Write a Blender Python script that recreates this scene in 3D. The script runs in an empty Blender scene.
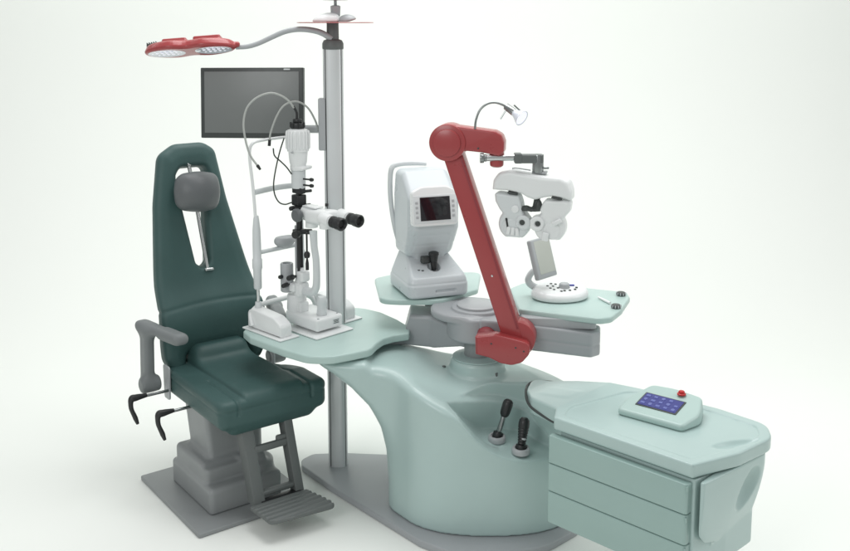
import bpy, bmesh, math
import numpy as np
from mathutils import Vector, Matrix
R = math.radians
scene = bpy.context.scene
col = scene.collection
V = Vector

# ------------------------------------------------------------------ layout measure
FOC, CX, CY, PIT, CH = 970., 425., 158., R(8), 2.15
_c, _s = math.cos(PIT), math.sin(PIT)
def _ray(px, py):
    a = (px-CX)/FOC; b = -(py-CY)/FOC
    return V((a, _c+b*_s, -_s+b*_c))
def PZ(px, py, z):
    r = _ray(px, py); t = (z-CH)/r.z
    return V((r.x*t, r.y*t, z))
def PY(px, py, Y):
    r = _ray(px, py); t = Y/r.y
    return V((r.x*t, Y, CH+r.z*t))

# ------------------------------------------------------------------ materials
def lin(r, g, b):
    f = lambda c: (c/255/12.92) if c/255 <= .04045 else ((c/255+.055)/1.055)**2.4
    return (f(r), f(g), f(b), 1)
def mat(name, rgb, rough=.4, metal=0., var=.04, vscale=6., bump=0., bscale=400., coat=0., spec=.5, rvar=.035, sheen=0.):
    m = bpy.data.materials.new(name); m.use_nodes = True
    nt = m.node_tree; b = nt.nodes['Principled BSDF']
    b.inputs['Metallic'].default_value = metal
    b.inputs['Specular IOR Level'].default_value = spec
    b.inputs['Coat Weight'].default_value = coat
    b.inputs['Coat Roughness'].default_value = .15
    b.inputs['Sheen Weight'].default_value = sheen
    tc = nt.nodes.new('ShaderNodeTexCoord')
    n = nt.nodes.new('ShaderNodeTexNoise'); n.inputs['Scale'].default_value = vscale; n.inputs['Detail'].default_value = 5
    nt.links.new(tc.outputs['Object'], n.inputs['Vector'])
    mx = nt.nodes.new('ShaderNodeMix'); mx.data_type = 'RGBA'
    c = lin(*rgb)
    mx.inputs[6].default_value = tuple(v*(1-var) for v in c[:3])+(1,)
    mx.inputs[7].default_value = tuple(min(1, v*(1+var)) for v in c[:3])+(1,)
    nt.links.new(n.outputs['Fac'], mx.inputs[0]); nt.links.new(mx.outputs[2], b.inputs['Base Color'])
    mr = nt.nodes.new('ShaderNodeMapRange')
    mr.inputs['From Min'].default_value = .3; mr.inputs['From Max'].default_value = .7
    mr.inputs['To Min'].default_value = max(.02, rough-rvar); mr.inputs['To Max'].default_value = min(1, rough+rvar)
    n2 = nt.nodes.new('ShaderNodeTexNoise'); n2.inputs['Scale'].default_value = vscale*1.7; n2.inputs['Detail'].default_value = 3
    nt.links.new(tc.outputs['Object'], n2.inputs['Vector'])
    nt.links.new(n2.outputs['Fac'], mr.inputs['Value']); nt.links.new(mr.outputs[0], b.inputs['Roughness'])
    if bump:
        n3 = nt.nodes.new('ShaderNodeTexNoise'); n3.inputs['Scale'].default_value = bscale; n3.inputs['Detail'].default_value = 3
        nt.links.new(tc.outputs['Object'], n3.inputs['Vector'])
        bp = nt.nodes.new('ShaderNodeBump'); bp.inputs['Strength'].default_value = bump; bp.inputs['Distance'].default_value = .002
        nt.links.new(n3.outputs['Fac'], bp.inputs['Height']); nt.links.new(bp.outputs[0], b.inputs['Normal'])
    return m
def emit(name, rgb, strength):
    m = mat(name, rgb, .25); b = m.node_tree.nodes['Principled BSDF']
    b.inputs['Emission Color'].default_value = lin(*rgb); b.inputs['Emission Strength'].default_value = strength
    return m
M = dict(
    mint=mat('mint_plastic', (174, 196, 193), .31, coat=.12),
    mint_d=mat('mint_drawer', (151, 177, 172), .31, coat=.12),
    mint_t=mat('mint_laminate', (175, 198, 193), .32),
    green=mat('green_leather', (58, 87, 85), .48, bump=.45, bscale=520, var=.10, vscale=9, spec=.45),
    grey=mat('grey_paint', (138, 142, 143), .42, bump=.12, bscale=800),
    grey_l=mat('light_grey_paint', (160, 164, 167), .36, bump=.08, bscale=800),
    grey_d=mat('dark_grey_plastic', (98, 103, 102), .5, bump=.15, bscale=700),
    vinyl=mat('grey_vinyl', (98, 102, 104), .42, bump=.3, bscale=520),
    arm=mat('armrest_plastic', (118, 123, 124), .5, bump=.15, bscale=700),
    red=mat('red_paint', (160, 62, 64), .30, coat=.2),
    red_d=mat('dark_red_paint', (138, 52, 58), .48),
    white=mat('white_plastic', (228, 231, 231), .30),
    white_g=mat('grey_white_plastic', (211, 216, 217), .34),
    white_i=mat('instrument_white', (196, 203, 206), .30),
    alu=mat('brushed_aluminium', (212, 216, 217), .38, metal=.35, var=.03),
    chrome=mat('chrome', (205, 208, 208), .14, metal=1.),
    steel=mat('steel', (150, 154, 154), .28, metal=1.),
    black=mat('black_plastic', (34, 36, 37), .4, bump=.1),
    dark=mat('charcoal_plastic', (62, 67, 66), .42),
    screen=mat('black_screen', (24, 22, 27), .08, spec=.6),
    monitor=mat('monitor_glass', (118, 122, 121), .35, spec=.4),
    silver=mat('silver_plastic', (168, 172, 174), .4),
    cable=mat('grey_cable', (170, 174, 170), .5),
    bcable=mat('black_cable', (44, 50, 46), .5),
    lens=mat('lens_glass', (214, 218, 228), .12, coat=.6),
    led=emit('led_diffuser', (240, 240, 250), .35),
    lcd=emit('blue_lcd', (52, 56, 128), .10),
    icon=emit('lcd_icon', (96, 104, 168), .10),
    redb=mat('red_button', (190, 30, 34), .3),
    floor=mat('white_sweep', (237, 240, 236), .62, var=.006, vscale=1.5, spec=.25),
)

# ------------------------------------------------------------------ object helpers
def props(o, label=None, cat=None, group=None, kind=None):
    if label: o['label'] = label
    if cat: o['category'] = cat
    if group: o['group'] = group
    if kind: o['kind'] = kind
    return o
def thing(name, label, cat, loc, group=None):
    o = bpy.data.objects.new(name, None); col.objects.link(o)
    o.location = loc; o.empty_display_size = .05
    return props(o, label, cat, group)
def origin_of(p):
    v = V((0, 0, 0))
    while p is not None:
        v = v + V(p.location); p = p.parent
    return v
def link(name, me, m, parent=None, label=None):
    o = bpy.data.objects.new(name, me)
    if parent is not None:
        off = origin_of(parent)
        me.transform(Matrix.Translation(-off))
        o.parent = parent
    me.materials.append(m)
    col.objects.link(o)
    if label: o['label'] = label
    return o

class MB:
    """collects shapes (world coordinates) into one mesh"""
    def __init__(self, mtx=None): self.bm = bmesh.new(); self.M = mtx or Matrix.Identity(4)
    def _take(self, b, mtx):
        b.transform(self.M @ mtx)
        me = bpy.data.meshes.new('t'); b.to_mesh(me); b.free(); self.bm.from_mesh(me); bpy.data.meshes.remove(me)
        return self
    def box(self, c, size, bevel=.004, rot=None, seg=3):
        b = bmesh.new(); bmesh.ops.create_cube(b, size=1)
        bmesh.ops.scale(b, vec=V(size), verts=b.verts)
        if bevel: bmesh.ops.bevel(b, geom=b.edges[:], offset=bevel, segments=seg, profile=.5, affect='EDGES')
        return self._take(b, Matrix.Translation(V(c)) @ (rot.to_4x4() if rot else Matrix.Identity(4)))
    def prism(self, pts, z0, z1, bevel=.004, mtx=None, seg=3):
        b = bmesh.new()
        vs = [b.verts.new((p[0], p[1], z0)) for p in pts]
        f = b.faces.new(vs)
        r = bmesh.ops.extrude_face_region(b, geom=[f])
        bmesh.ops.translate(b, vec=(0, 0, z1-z0), verts=[g for g in r['geom'] if isinstance(g, bmesh.types.BMVert)])
        bmesh.ops.recalc_face_normals(b, faces=b.faces)
        if bevel:
            es = [e for e in b.edges if abs(e.verts[0].co.z-e.verts[1].co.z) < 1e-6]
            bmesh.ops.bevel(b, geom=es, offset=bevel, segments=seg, profile=.5, affect='EDGES')
        return self._take(b, mtx or Matrix.Identity(4))
    def lathe(self, prof, p0=(0, 0, 0), axis=(0, 0, 1), seg=48, sx=1., sy=1., xref=None):
        """prof: [(r, h)], closed at r=0"""
        b = bmesh.new(); rings = []
        for r, h in prof:
            if r < 1e-6: rings.append([b.verts.new((0, 0, h))])
            else: rings.append([b.verts.new((r*sx*math.cos(2*math.pi*i/seg), r*sy*math.sin(2*math.pi*i/seg), h)) for i in range(seg)])
        for a, c in zip(rings, rings[1:]):
            for i in range(seg):
                j = (i+1) % seg
                if len(a) == 1 and len(c) == 1: continue
                if len(a) == 1: b.faces.new((a[0], c[j], c[i]))
                elif len(c) == 1: b.faces.new((a[i], a[j], c[0]))
                else: b.faces.new((a[i], a[j], c[j], c[i]))
        if len(rings[0]) > 1: b.faces.new(list(reversed(rings[0])))
        if len(rings[-1]) > 1: b.faces.new(rings[-1])
        bmesh.ops.recalc_face_normals(b, faces=b.faces)
        return self._take(b, Matrix.Translation(V(p0)) @ frame_z(axis, xref))
    def cyl(self, p0, p1, r0, r1=None, bev=.002, seg=40):
        r1 = r0 if r1 is None else r1
        p0, p1 = V(p0), V(p1); L = (p1-p0).length; bev = min(bev, L*.3, r0*.5, r1*.5)
        d = bev*.3
        prof = [(0, 0), (r0-bev, 0), (r0-d, d), (r0, bev), (r1, L-bev), (r1-d, L-d), (r1-bev, L), (0, L)]
        return self.lathe(prof, p0, p1-p0, seg)
    def tube(self, pts, rad, seg=14, sub=8, flat=None):
        P = catmull(pts, sub); n = len(P)
        rr = [rad]*n if not hasattr(rad, '__len__') else list(np.interp(np.linspace(0, len(rad)-1, n), range(len(rad)), rad))
        b = bmesh.new(); rings = []
        t = (P[1]-P[0]).normalized(); up = V((0, 0, 1)) if abs(t.z) < .9 else V((1, 0, 0))
        nrm = t.cross(up).normalized()
        for i in range(n):
            t = (P[min(i+1, n-1)]-P[max(i-1, 0)]).normalized()
            nrm = (nrm-t*nrm.dot(t)).normalized(); bi = t.cross(nrm)
            fx, fy = flat or (1, 1)
            rings.append([b.verts.new(P[i]+(nrm*math.cos(a)*fx+bi*math.sin(a)*fy)*rr[i]) for a in [2*math.pi*k/seg for k in range(seg)]])
        for a, c in zip(rings, rings[1:]):
            for i in range(seg):
                j = (i+1) % seg; b.faces.new((a[i], a[j], c[j], c[i]))
        b.faces.new(list(reversed(rings[0]))); b.faces.new(rings[-1])
        bmesh.ops.recalc_face_normals(b, faces=b.faces)
        return self._take(b, Matrix.Identity(4))
    def build(self, name, m, parent=None, label=None, angle=38, split=False):
        if split:                                   # every loose piece becomes a part of its own
            self.bm.verts.ensure_lookup_table(); seen = set(); out = []
            for v0 in self.bm.verts:
                if v0 in seen: continue
                st = [v0]; seen.add(v0); comp = []
                while st:
                    v = st.pop(); comp.append(v)
                    for e in v.link_edges:
                        o = e.other_vert(v)
                        if o not in seen: seen.add(o); st.append(o)
                q = MB(); mp = {v: q.bm.verts.new(v.co) for v in comp}
                for f in {f for v in comp for f in v.link_faces}: q.bm.faces.new([mp[v] for v in f.verts])
                out.append(q.build(name, m, parent, label, angle))
            self.bm.free(); return out[0]
        me = bpy.data.meshes.new(name); self.bm.to_mesh(me); self.bm.free()
        me.polygons.foreach_set('use_smooth', [True]*len(me.polygons))
        me.set_sharp_from_angle(angle=R(angle))
        return link(name, me, m, parent, label)
def frame_z(axis, xref=None):
    z = V(axis).normalized()
    x = V(xref) if xref else (V((1, 0, 0)) if abs(z.x) < .9 else V((0, 1, 0)))
    x = (x-z*x.dot(z)).normalized(); y = z.cross(x)
    return Matrix((x, y, z)).transposed().to_4x4()
def frame(x, y, z, o=(0, 0, 0)):
    return Matrix.Translation(V(o)) @ Matrix((V(x).normalized(), V(y).normalized(), V(z).normalized())).transposed().to_4x4()
def catmull(pts, sub=8):
    P = [V(p) for p in pts]
    if sub <= 1 or len(P) < 3: return P
    Q = [P[0]*2-P[1]]+P+[P[-1]*2-P[-2]]; out = []
    for i in range(1, len(Q)-2):
        for k in range(sub):
            t = k/sub; a, b, c, d = Q[i-1:i+3]
            out.append(.5*((2*b)+(c-a)*t+(2*a-5*b+4*c-d)*t*t+(3*b-a-3*c+d)*t**3))
    out.append(P[-1]); return out
def rpoly(pts, rad, seg=8):
    """polygon with rounded corners; rad a number or a list"""
    out = []; n = len(pts)
    for i in range(n):
        p = V(pts[i][:2]); a = V(pts[i-1][:2]); c = V(pts[(i+1) % n][:2])
        r = rad[i] if hasattr(rad, '__len__') else rad
        if r <= 0: out.append(tuple(p)); continue
        u = (a-p); w = (c-p); lu, lw = u.length, w.length; u /= lu; w /= lw
        ang = math.acos(max(-1, min(1, u.dot(w))))
        d = min(r/math.tan(ang/2), lu*.49, lw*.49); 
        s, e = p+u*d, p+w*d
        for k in range(seg+1):
            t = k/seg; out.append(tuple(s*(1-t)**2+p*2*t*(1-t)+e*t*t))
    return out

# ------------------------------------------------------------------ implicit surfaces
def smin(a, b, k): h = np.clip(.5+.5*(b-a)/k, 0, 1); return b*(1-h)+a*h-k*h*(1-h)
def smax(a, b, k): return -smin(-a, -b, k)
def length(*a): return np.sqrt(sum(v*v for v in a))
def ext(d2, dz, r=0.):
    a, b = d2+r, dz+r
    return np.minimum(np.maximum(a, b), 0)+length(np.maximum(a, 0), np.maximum(b, 0))-r
def sbox(X, Y, Z, c, h, r):
    a, b, d = abs(X-c[0])-h[0]+r, abs(Y-c[1])-h[1]+r, abs(Z-c[2])-h[2]+r
    return length(np.maximum(a, 0), np.maximum(b, 0), np.maximum(d, 0))+np.minimum(np.maximum(np.maximum(a, b), d), 0)-r
def sell(X, Y, Z, c, r):
    x, y, z = X-c[0], Y-c[1], Z-c[2]
    k0 = length(x/r[0], y/r[1], z/r[2]); k1 = length(x/r[0]**2, y/r[1]**2, z/r[2]**2)+1e-9
    return k0*(k0-1)/k1
def scap(X, Y, Z, a, b, r):
    a, b = V(a), V(b); d = b-a; L = d.length_squared
    t = np.clip(((X-a.x)*d.x+(Y-a.y)*d.y+(Z-a.z)*d.z)/L, 0, 1)
    return length(X-a.x-t*d.x, Y-a.y-t*d.y, Z-a.z-t*d.z)-r
def spoly(X, Y, pts):
    """exact signed distance to a polygon; X, Y broadcastable 2-D"""
    X, Y = np.broadcast_arrays(X, Y); X = X.astype(np.float64); Y = Y.astype(np.float64)
    d = np.full(X.shape, 1e9); s = np.ones(X.shape); n = len(pts)
    for i in range(n):
        vi, vj = pts[i], pts[i-1]
        ex, ey = vj[0]-vi[0], vj[1]-vi[1]; wx, wy = X-vi[0], Y-vi[1]
        t = np.clip((wx*ex+wy*ey)/(ex*ex+ey*ey+1e-12), 0, 1)
        d = np.minimum(d, (wx-ex*t)**2+(wy-ey*t)**2)
        c1 = Y >= vi[1]; c2 = Y < vj[1]; c3 = ex*wy > ey*wx
        s = np.where((c1 & c2 & c3) | (~c1 & ~c2 & ~c3), -s, s)
    return s*np.sqrt(d)
def sdf_mesh(name, f, lo, hi, h, m, parent=None, mtx=None, label=None):
    n = [int(math.ceil((hi[i]-lo[i])/h))+1 for i in range(3)]
    ax = [lo[i]+h*np.arange(n[i]) for i in range(3)]
    D = f(ax[0][:, None, None], ax[1][None, :, None], ax[2][None, None, :])
    D = np.ascontiguousarray(np.broadcast_to(D, n)).astype(np.float32)
    S = D < 0
    A = S[:-1, :-1, :-1]; cnt = np.zeros(A.shape, np.int8)
    for i in (0, 1):
        for j in (0, 1):
            for k in (0, 1): cnt += S[i:n[0]-1+i, j:n[1]-1+j, k:n[2]-1+k]
    act = (cnt > 0) & (cnt < 8)
    cells = np.argwhere(act); idx = -np.ones(act.shape, np.int64); idx[act] = np.arange(len(cells))
    pos = np.zeros((len(cells), 3)); w = np.zeros(len(cells))
    corners = [(i, j, k) for i in (0, 1) for j in (0, 1) for k in (0, 1)]
    val = {c: D[cells[:, 0]+c[0], cells[:, 1]+c[1], cells[:, 2]+c[2]] for c in corners}
    for a in corners:
        for ax_ in range(3):
            if a[ax_]: continue
            b = list(a); b[ax_] = 1; b = tuple(b)
            va, vb = val[a], val[b]; mk = (va < 0) != (vb < 0)
            t = np.where(mk, va/np.where(mk, va-vb, 1), 0)
            p = np.tile(np.array(a, float), (len(cells), 1)); p[:, ax_] = t
            pos[mk] += p[mk]; w[mk] += 1
    pos /= w[:, None]
    G = np.gradient(D)
    def samp(Fd, q):
        i0 = np.clip(np.floor(q).astype(int), 0, np.array(n)-2); fr = q-i0; o = 0
        for c in corners:
            wt = np.prod([fr[:, k] if c[k] else 1-fr[:, k] for k in range(3)], axis=0)
            o = o+wt*Fd[i0[:, 0]+c[0], i0[:, 1]+c[1], i0[:, 2]+c[2]]
        return o
    q = cells+pos
    for _ in range(2):
        g = np.stack([samp(G[k], q) for k in range(3)], 1); g2 = (g*g).sum(1)+1e-12
        q = q-np.clip(samp(D, q)/g2, -.5, .5)[:, None]*g
        q = np.clip(q, cells, cells+1)
    g = np.stack([samp(G[k], q) for k in range(3)], 1); g /= np.linalg.norm(g, axis=1)[:, None]+1e-12
    faces = []
    for axis in range(3):
        o1, o2 = [(1, 2), (2, 0), (0, 1)][axis]
        sl0 = [slice(None)]*3; sl1 = [slice(None)]*3
        sl0[axis] = slice(0, -1); sl1[axis] = slice(1, None)
        for o in (o1, o2): sl0[o] = slice(1, -1); sl1[o] = slice(1, -1)
        a, b = S[tuple(sl0)], S[tuple(sl1)]
        for flip, mk in ((False, a & ~b), (True, ~a & b)):
            e = np.argwhere(mk)
            if not len(e): continue
            e[:, o1] += 1; e[:, o2] += 1
            def cc(d1, d2):
                x = e.copy(); x[:, o1] -= d1; x[:, o2] -= d2
                return idx[x[:, 0], x[:, 1], x[:, 2]]
            qd = np.stack([cc(1, 1), cc(0, 1), cc(0, 0), cc(1, 0)], 1)
            faces.append(qd[:, ::-1] if flip else qd)
    F = np.concatenate(faces)
    P = np.array(lo)+q*h
    if mtx is not None:
        mm = np.array(mtx); P = P@mm[:3, :3].T+mm[:3, 3]; g = g@mm[:3, :3].T
    me = bpy.data.meshes.new(name)
    me.vertices.add(len(P)); me.vertices.foreach_set('co', P.astype(np.float32).ravel())
    me.loops.add(F.size); me.loops.foreach_set('vertex_index', F.ravel().astype(np.int32))
    me.polygons.add(len(F)); me.polygons.foreach_set('loop_start', np.arange(0, F.size, 4, dtype=np.int32))
    me.polygons.foreach_set('loop_total', np.full(len(F), 4, np.int32))
    me.update(calc_edges=True); me.validate()
    me.polygons.foreach_set('use_smooth', [True]*len(me.polygons))
    o = link(name, me, m, parent, label)
    if len(me.vertices) == len(g):
        me.normals_split_custom_set_from_vertices([tuple(v) for v in g])
    return o

# ================================================================== SETTING
def sweep():
    prof = []
    prof.append((-3.0, 0)); prof.append((5.8, 0))
    for k in range(1, 25):
        a = math.pi/2*k/24; prof.append((5.8+2.2*math.sin(a), 2.2*(1-math.cos(a))))
    fl, bk = prof, (8.0, 6.5)
    def strip(name, pr, x0=-9, x1=9):
        b = bmesh.new(); prev = None
        for y, z in pr:
            cur = [b.verts.new((x0, y, z)), b.verts.new((x1, y, z))]
            if prev: b.faces.new((prev[0], prev[1], cur[1], cur[0]))
            prev = cur
        me = bpy.data.meshes.new(name); b.to_mesh(me); b.free()
        me.polygons.foreach_set('use_smooth', [True]*len(me.polygons))
        o = link(name, me, M['floor']); o['kind'] = 'structure'; return o
    strip('floor', fl[:2])
    strip('backdrop', fl[1:]+[bk])
sweep()

# ================================================================== EXAMINATION CHAIR
W2, H2, C0 = V((.80, .60, 0)), V((.60, -.80, 0)), V((-.846, 4.313, 0))
CM = frame(W2, H2*-1, (0, 0, 1), C0)          # local x = width, y = backwards, z = up
chair = thing('examination_chair', 'dark green padded examination chair with grey headrest and footplate on a stepped base', 'chair', C0)
def F_(w, f, z): return V((w, -f, z))          # chair-local point, f = forward
b = MB(CM); b.prism(rpoly([(-.385, .325), (.165, .325), (.165, -.345), (-.385, -.345)], .012, 3), 0, .02, .004); b.build('base_plate', M['grey'], chair)
def ped(X, Y, Z):
    Y = -Y
    t = .06*np.clip(Z, 0, .5)
    d = sbox(X+.105, Y-.02, Z, (0, 0, .06), (.175-t*0, .215, .075), .02)
    d = smin(d, sbox(X+.12, Y-.0, Z, (0, 0, .13), (.15, .17, .085), .022), .012)
    d = smin(d, sbox(X+.11+.10*(Z-.2), Y+.01, Z, (0, 0, .29), (.105, .115, .16), .02), .03)
    # a rounded front nose on the lower tiers
    d = smin(d, ext(length(X+.01, Y-.10)-.095, abs(Z-.09)-.08, .02), .02)
    d = smin(d, ext(length(X+.02, Y-.06)-.07, abs(Z-.24)-.17, .02), .02)
    # step recess on the front-left
    d = smax(d, -sbox(X, Y, Z, (-.20, .21, .30), (.10, .08, .10), .02), .012)
    return np.maximum(d, .0215-Z)
sdf_mesh('pedestal', ped, (-.32, -.28, 0), (.16, .28, .46), .0055, M['grey'], chair, CM)

def seat(X, Y, Z):
    Y = -Y
    X = X*(1+.13*np.clip(-Y/.33, 0, 1)*(X > 0))
    wd = .262-.02*np.clip(-Y/.3, 0, 1)
    zc = .495+.012*np.clip((.0-Y)/.3, -1, 1)+.0
    front = .325-.10*np.clip((.50-Z)/.12, 0, 1)**1.3*0
    d = sbox(X, Y, Z, (0, .0, .487), (.262, .325, .068), .035)
    # side bolsters & raised front lip
    for s in (-1, 1):
        d = smin(d, scap(X, Y, Z, (s*.215, -.2, .535), (s*.222, .27, .527), .034), .03)
    d = smin(d, sbox(X, Y, Z, (0, .225, .53), (.17, .085, .022), .02), .03)
    # back rises to meet the back cushion
    d = smin(d, sbox(X, Y+.02*0, Z-.0, (0, -.25, .585), (.140, .06, .045), .04), .09)
    # underside drops towards the front
    under = (Z-(.425-.055*np.clip((Y+.05)/.35, 0, 1)))
    body = sbox(X, Y, Z, (0, .03, .47), (.235-.02, .28, .09), .04)
    d = smin(d, body, .03)
    # the side bolsters fall away towards the back
    fall = np.maximum(.150-abs(X)+.0*Y, (.550-(.20*(X > 0)+.02)*np.clip(.12-Y, 0, .5))-Z)
    d = smax(d, -fall, .022)
    # crease lines beside the front bolster
    for s in (-1, 1):
        cr = length(abs(X-s*(.178+.0*Y)), np.maximum(abs(Y-.18)-.16, 0), np.maximum(Z*0, 0))
        d = d+.007*np.exp(-(cr/.007)**2)*(Z > .48)*(Y > -.02)
    seam = np.exp(-((Z-.505)/.004)**2)*.003*((abs(X) > .22) | (Y > .29))
    return d+seam
sdf_mesh('seat', seat, (-.31, -.37, .36), (.31, .37, .66), .005, M['green'], chair, CM)

# back cushion: local plane coordinates u (width), v (up the back), n (thickness, towards the sitter)
LEAN = R(11.5)
bo = CM @ F_(0, -.285, .50)
bu = W2; bv = (V((0, 0, 1))*math.cos(LEAN)-H2*math.sin(LEAN)).normalized(); bn = bu.cross(bv)*1
if bn.dot(H2) < 0: bn = -bn
BM = Matrix.Translation(bo) @ Matrix((bu, bv, bn)).transposed().to_4x4()
back_pts = rpoly([(-.225, -.01), (-.165, -.015), (-.150, .085), (.150, .085), (.165, -.015), (.225, -.01), (.275, .07), (.262, .22), (.225, .42), (.150, .80), (.118, 1.045), (.06, 1.085), (-.09, 1.085), (-.175, 1.035), (-.222, .80), (-.262, .42), (-.275, .22), (-.262, .07)],
                 [.04, .02, .03, .03, .02, .04, .08, .2, .3, .3, .06, .08, .08, .07, .3, .3, .2, .08], 6)
slot_pts = rpoly([(-.075, .965), (.045, .965), (.055, .93), (.035, .86), (.012, .50), (-.018, .475), (-.05, .50), (-.098, .86), (-.10, .93)], .03, 5)
def backf(X, Y, Z):
    o2 = spoly(X[:, :, 0], Y[:, :, 0], back_pts)[:, :, None]
    s2 = spoly(X[:, :, 0], Y[:, :, 0], slot_pts)[:, :, None]
    bow = .22*X**2+.05*np.exp(-((Y-.26)/.12)**2)-.015
    th = .048-.008*np.clip(Y, 0, 1)
    d = ext(o2, abs(Z-bow)-th, .034)
    d = smin(d, ext(o2+.02, abs(Z-bow-.012)-th+.006, .05), .02)
    d = smax(d, -(s2+.0-.012*np.clip(Z/.04, 0, 1)), .016)
    # cross crease above the lumbar pad
    cr = Y-(.315-.25*X*X)
    d = d+.005*np.exp(-(cr/.009)**2)*(Z > 0)
    return d
sdf_mesh('backrest', backf, (-.31, -.06, -.10), (.31, 1.12, .14), .0055, M['green'], chair, BM)
b = MB(BM)
b.tube([(-.040, .99, .0), (-.026, .955, .01), (.0, .46, .028)], .0095, 16, 4)
b.cyl((-.045, .985, -.02), (-.030, .985, .03), .013); b.box((.0, .462, .045), (.045, .016, .02), .006)
b.build('headrest_rail', M['chrome'], chair)
def headf(X, Y, Z):
    d = sbox(X, Y, Z, (0, 0, 0), (.104, .084, .045), .042)
    d = smin(d, sell(X, Y, Z, (0, 0, .02), (.104, .086, .075)), .05)
    d = smax(d, X-.104-.0*Y, .03)
    return d+.004*np.exp(-((Z+.012)/.004)**2)
HM = BM @ Matrix.Translation(V((-.036, .842, .095))) @ Matrix.Rotation(R(-4), 4, 'Z') @ Matrix.Rotation(R(4), 4, 'X')
sdf_mesh('headrest', headf, (-.14, -.12, -.07), (.14, .12, .13), .0045, M['vinyl'], chair, HM)
b = MB(BM); b.box((-.02, .82, .03), (.05, .06, .07), .01); b.build('headrest_clamp', M['dark'], chair)
# lower back bracket between seat and back
b = MB(CM)
for s in (-1, 1): b.box(F_(s*.15, -.315, .47), (.04, .02, .16), .004)
b.build('back_bracket', M['grey_d'], chair, split=True)

def armrest(s):
    y0 = F_(0, 0, 0)
    def af(X, Y, Z):
        Y = -Y
        px_ = X-s*(.345-.34*np.clip(Y+.28, -.05, .3)); pad = sbox(px_, Y, Z+.10*(Y+.2), (0, -.185, .752), (.030, .135, .020), .019)
        pad = smin(pad, sbox(px_, Y, Z+.10*(Y+.2), (0, -.11, .748), (.035, .065, .024), .022), .02)
        up = sbox(X, Y-.06*(Z-.6), Z, (s*.348, -.27, .61), (.024, .040, .145), .018)
        d = smin(pad, up, .05)
        foot = ext(length(Y+.255, Z-.485)-.036, abs(X-s*.345)-.045, .012)
        d = smin(d, foot, .03)
        return d
    lo = (min(s*.20, s*.41), -.01, .42); hi = (max(s*.20, s*.41), .36, .80)
    a = sdf_mesh('armrest', af, lo, hi, .0045, M['arm'], chair, CM)
    return a
armrest(-1)
far = armrest(1); far.location = (-.035*W2.x, -.035*W2.y, 0)
b = MB(CM)
for s in (-1, 1):
    b.prism(rpoly([(.262-.03, .36+.01), (.262+.03, .37), (.262+.035, .53), (.262-.035, .53)], .015, 4), s*.272-.004, s*.272+.004, .001,
            Matrix(((0, 0, 1, 0), (1, 0, 0, -.03), (0, 1, 0, .035), (0, 0, 0, 1))))
b.build('armrest_bracket', M['silver'], chair, split=True)
for (w, f, z) in ((-.43, -.21, .452), (-.375, -.03, .425)):
    b = MB(CM); b.cyl(F_(w+.19, f, z), F_(w, f, z), .007); b.cyl(F_(w-.002, f, z), F_(w-.022, f, z), .0125)
    ro = b.build('lever_shaft', M['steel'], chair)
    b = MB(CM)
    b.tube([F_(w+.05, f, z+.002), F_(w+.0, f, z+.002), F_(w-.022, f, z-.002), F_(w-.026, f+.004, z-.04), F_(w-.012, f+.01, z-.085), F_(w-.002, f+.014, z-.118)],
           [.009, .015, .017, .0115, .010, .011, .007], 14, 6)
    b.build('lever_handle', M['black'], ro)
# footrest
def fl(w0, w1, f0, f1, z0, z1): pass
b = MB(CM)
xr = frame((1, 0, 0), (0, -1, 0), (0, 0, -1))
leg = lambda pts, x0, x1: b.prism(pts, x0, x1, .004, Matrix(((0, 0, 1, 0), (1, 0, 0, 0), (0, 1, 0, 0), (0, 0, 0, 1))))
# prism plane (a, b) -> (y, z), extruded along x
leg([(-.20, .44), (-.275, .44), (-.395, .085), (-.335, .085)], -.150, -.095)
leg([(-.22, .44), (-.285, .44), (-.400, .085), (-.345, .085)], .050, .092)
ym = -.30
b.box(F_(-.02, .312, .305), (.17, .022, .030), .004); b.box(F_(.035, .305, .325), (.06, .020, .03), .009); None; b.box(F_(-.02, .365, .125), (.19, .03, .022), .006)
# curved gussets of the upper window
b.prism([(-.10, .44), (-.10, .32), (-.045, .335), (.0, .345), (.045, .36), (.06, .372), (.06, .33), (-.10, .30)], .285, .305, .002,
        Matrix(((1, 0, 0, 0), (0, 0, -1, 0), (0, 1, 0, 0), (0, 0, 0, 1)))) if False else None
b.build('footrest_frame', M['grey_d'], chair)
def footf(X, Y, Z):
    Y = -Y
    zz = Z-(.094-.45*(Y-.47)**2)
    o2 = spoly(X[:, :, 0], -(-Y[:, :, 0]), rpoly([(-.175, .395), (.10, .40), (.145, .595), (-.165, .565)], [.01, .01, .03, .03], 4))[:, :, None]
    d = ext(o2, abs(zz)-.010, .006)
    rib = .5+.5*np.cos((X+.0)*2*math.pi/.026)
    rib = np.clip((np.cos((Y-.40)*2*math.pi/.030)+.2)*1.5, 0, 1)
    return d+.0042*(1-rib)*(zz > 0)*(Y > .42)
sdf_mesh('footplate', footf, (-.19, -.62, .06), (.165, -.38, .125), .0032, M['grey_d'], chair, CM)
b = MB(CM); b.box(F_(-.02, .385, .096), (.19, .035, .012), .002); b.build('footplate_hinge', M['black'], chair)

# ================================================================== CONSOLE
console = thing('treatment_console', 'sculpted pale mint console sweeping up to its table from a flat grey base', 'console', (.25, 4.1, 0))
pb = [PZ(302, 466, .03), PZ(301, 460, .03), PZ(313, 454, .03), PZ(345, 453, .03), V((.1, 4.52, .03)), V((.62, 4.40, .03)), V((.78, 4.1, .03)), PZ(578, 529, .03), PZ(550, 545, .03), PZ(500, 556, .03), PZ(460, 556, .03), PZ(420, 541, .03), PZ(330, 486, .03)]
b = MB(); b.prism(rpoly([tuple(p) for p in pb], [.03, .05, .05, .1, .15, .2, .2, .15, .15, .1, .1, .1, .1], 6), 0, .032, .006); b.build('base_plate', M['grey_l'], console)

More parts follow.
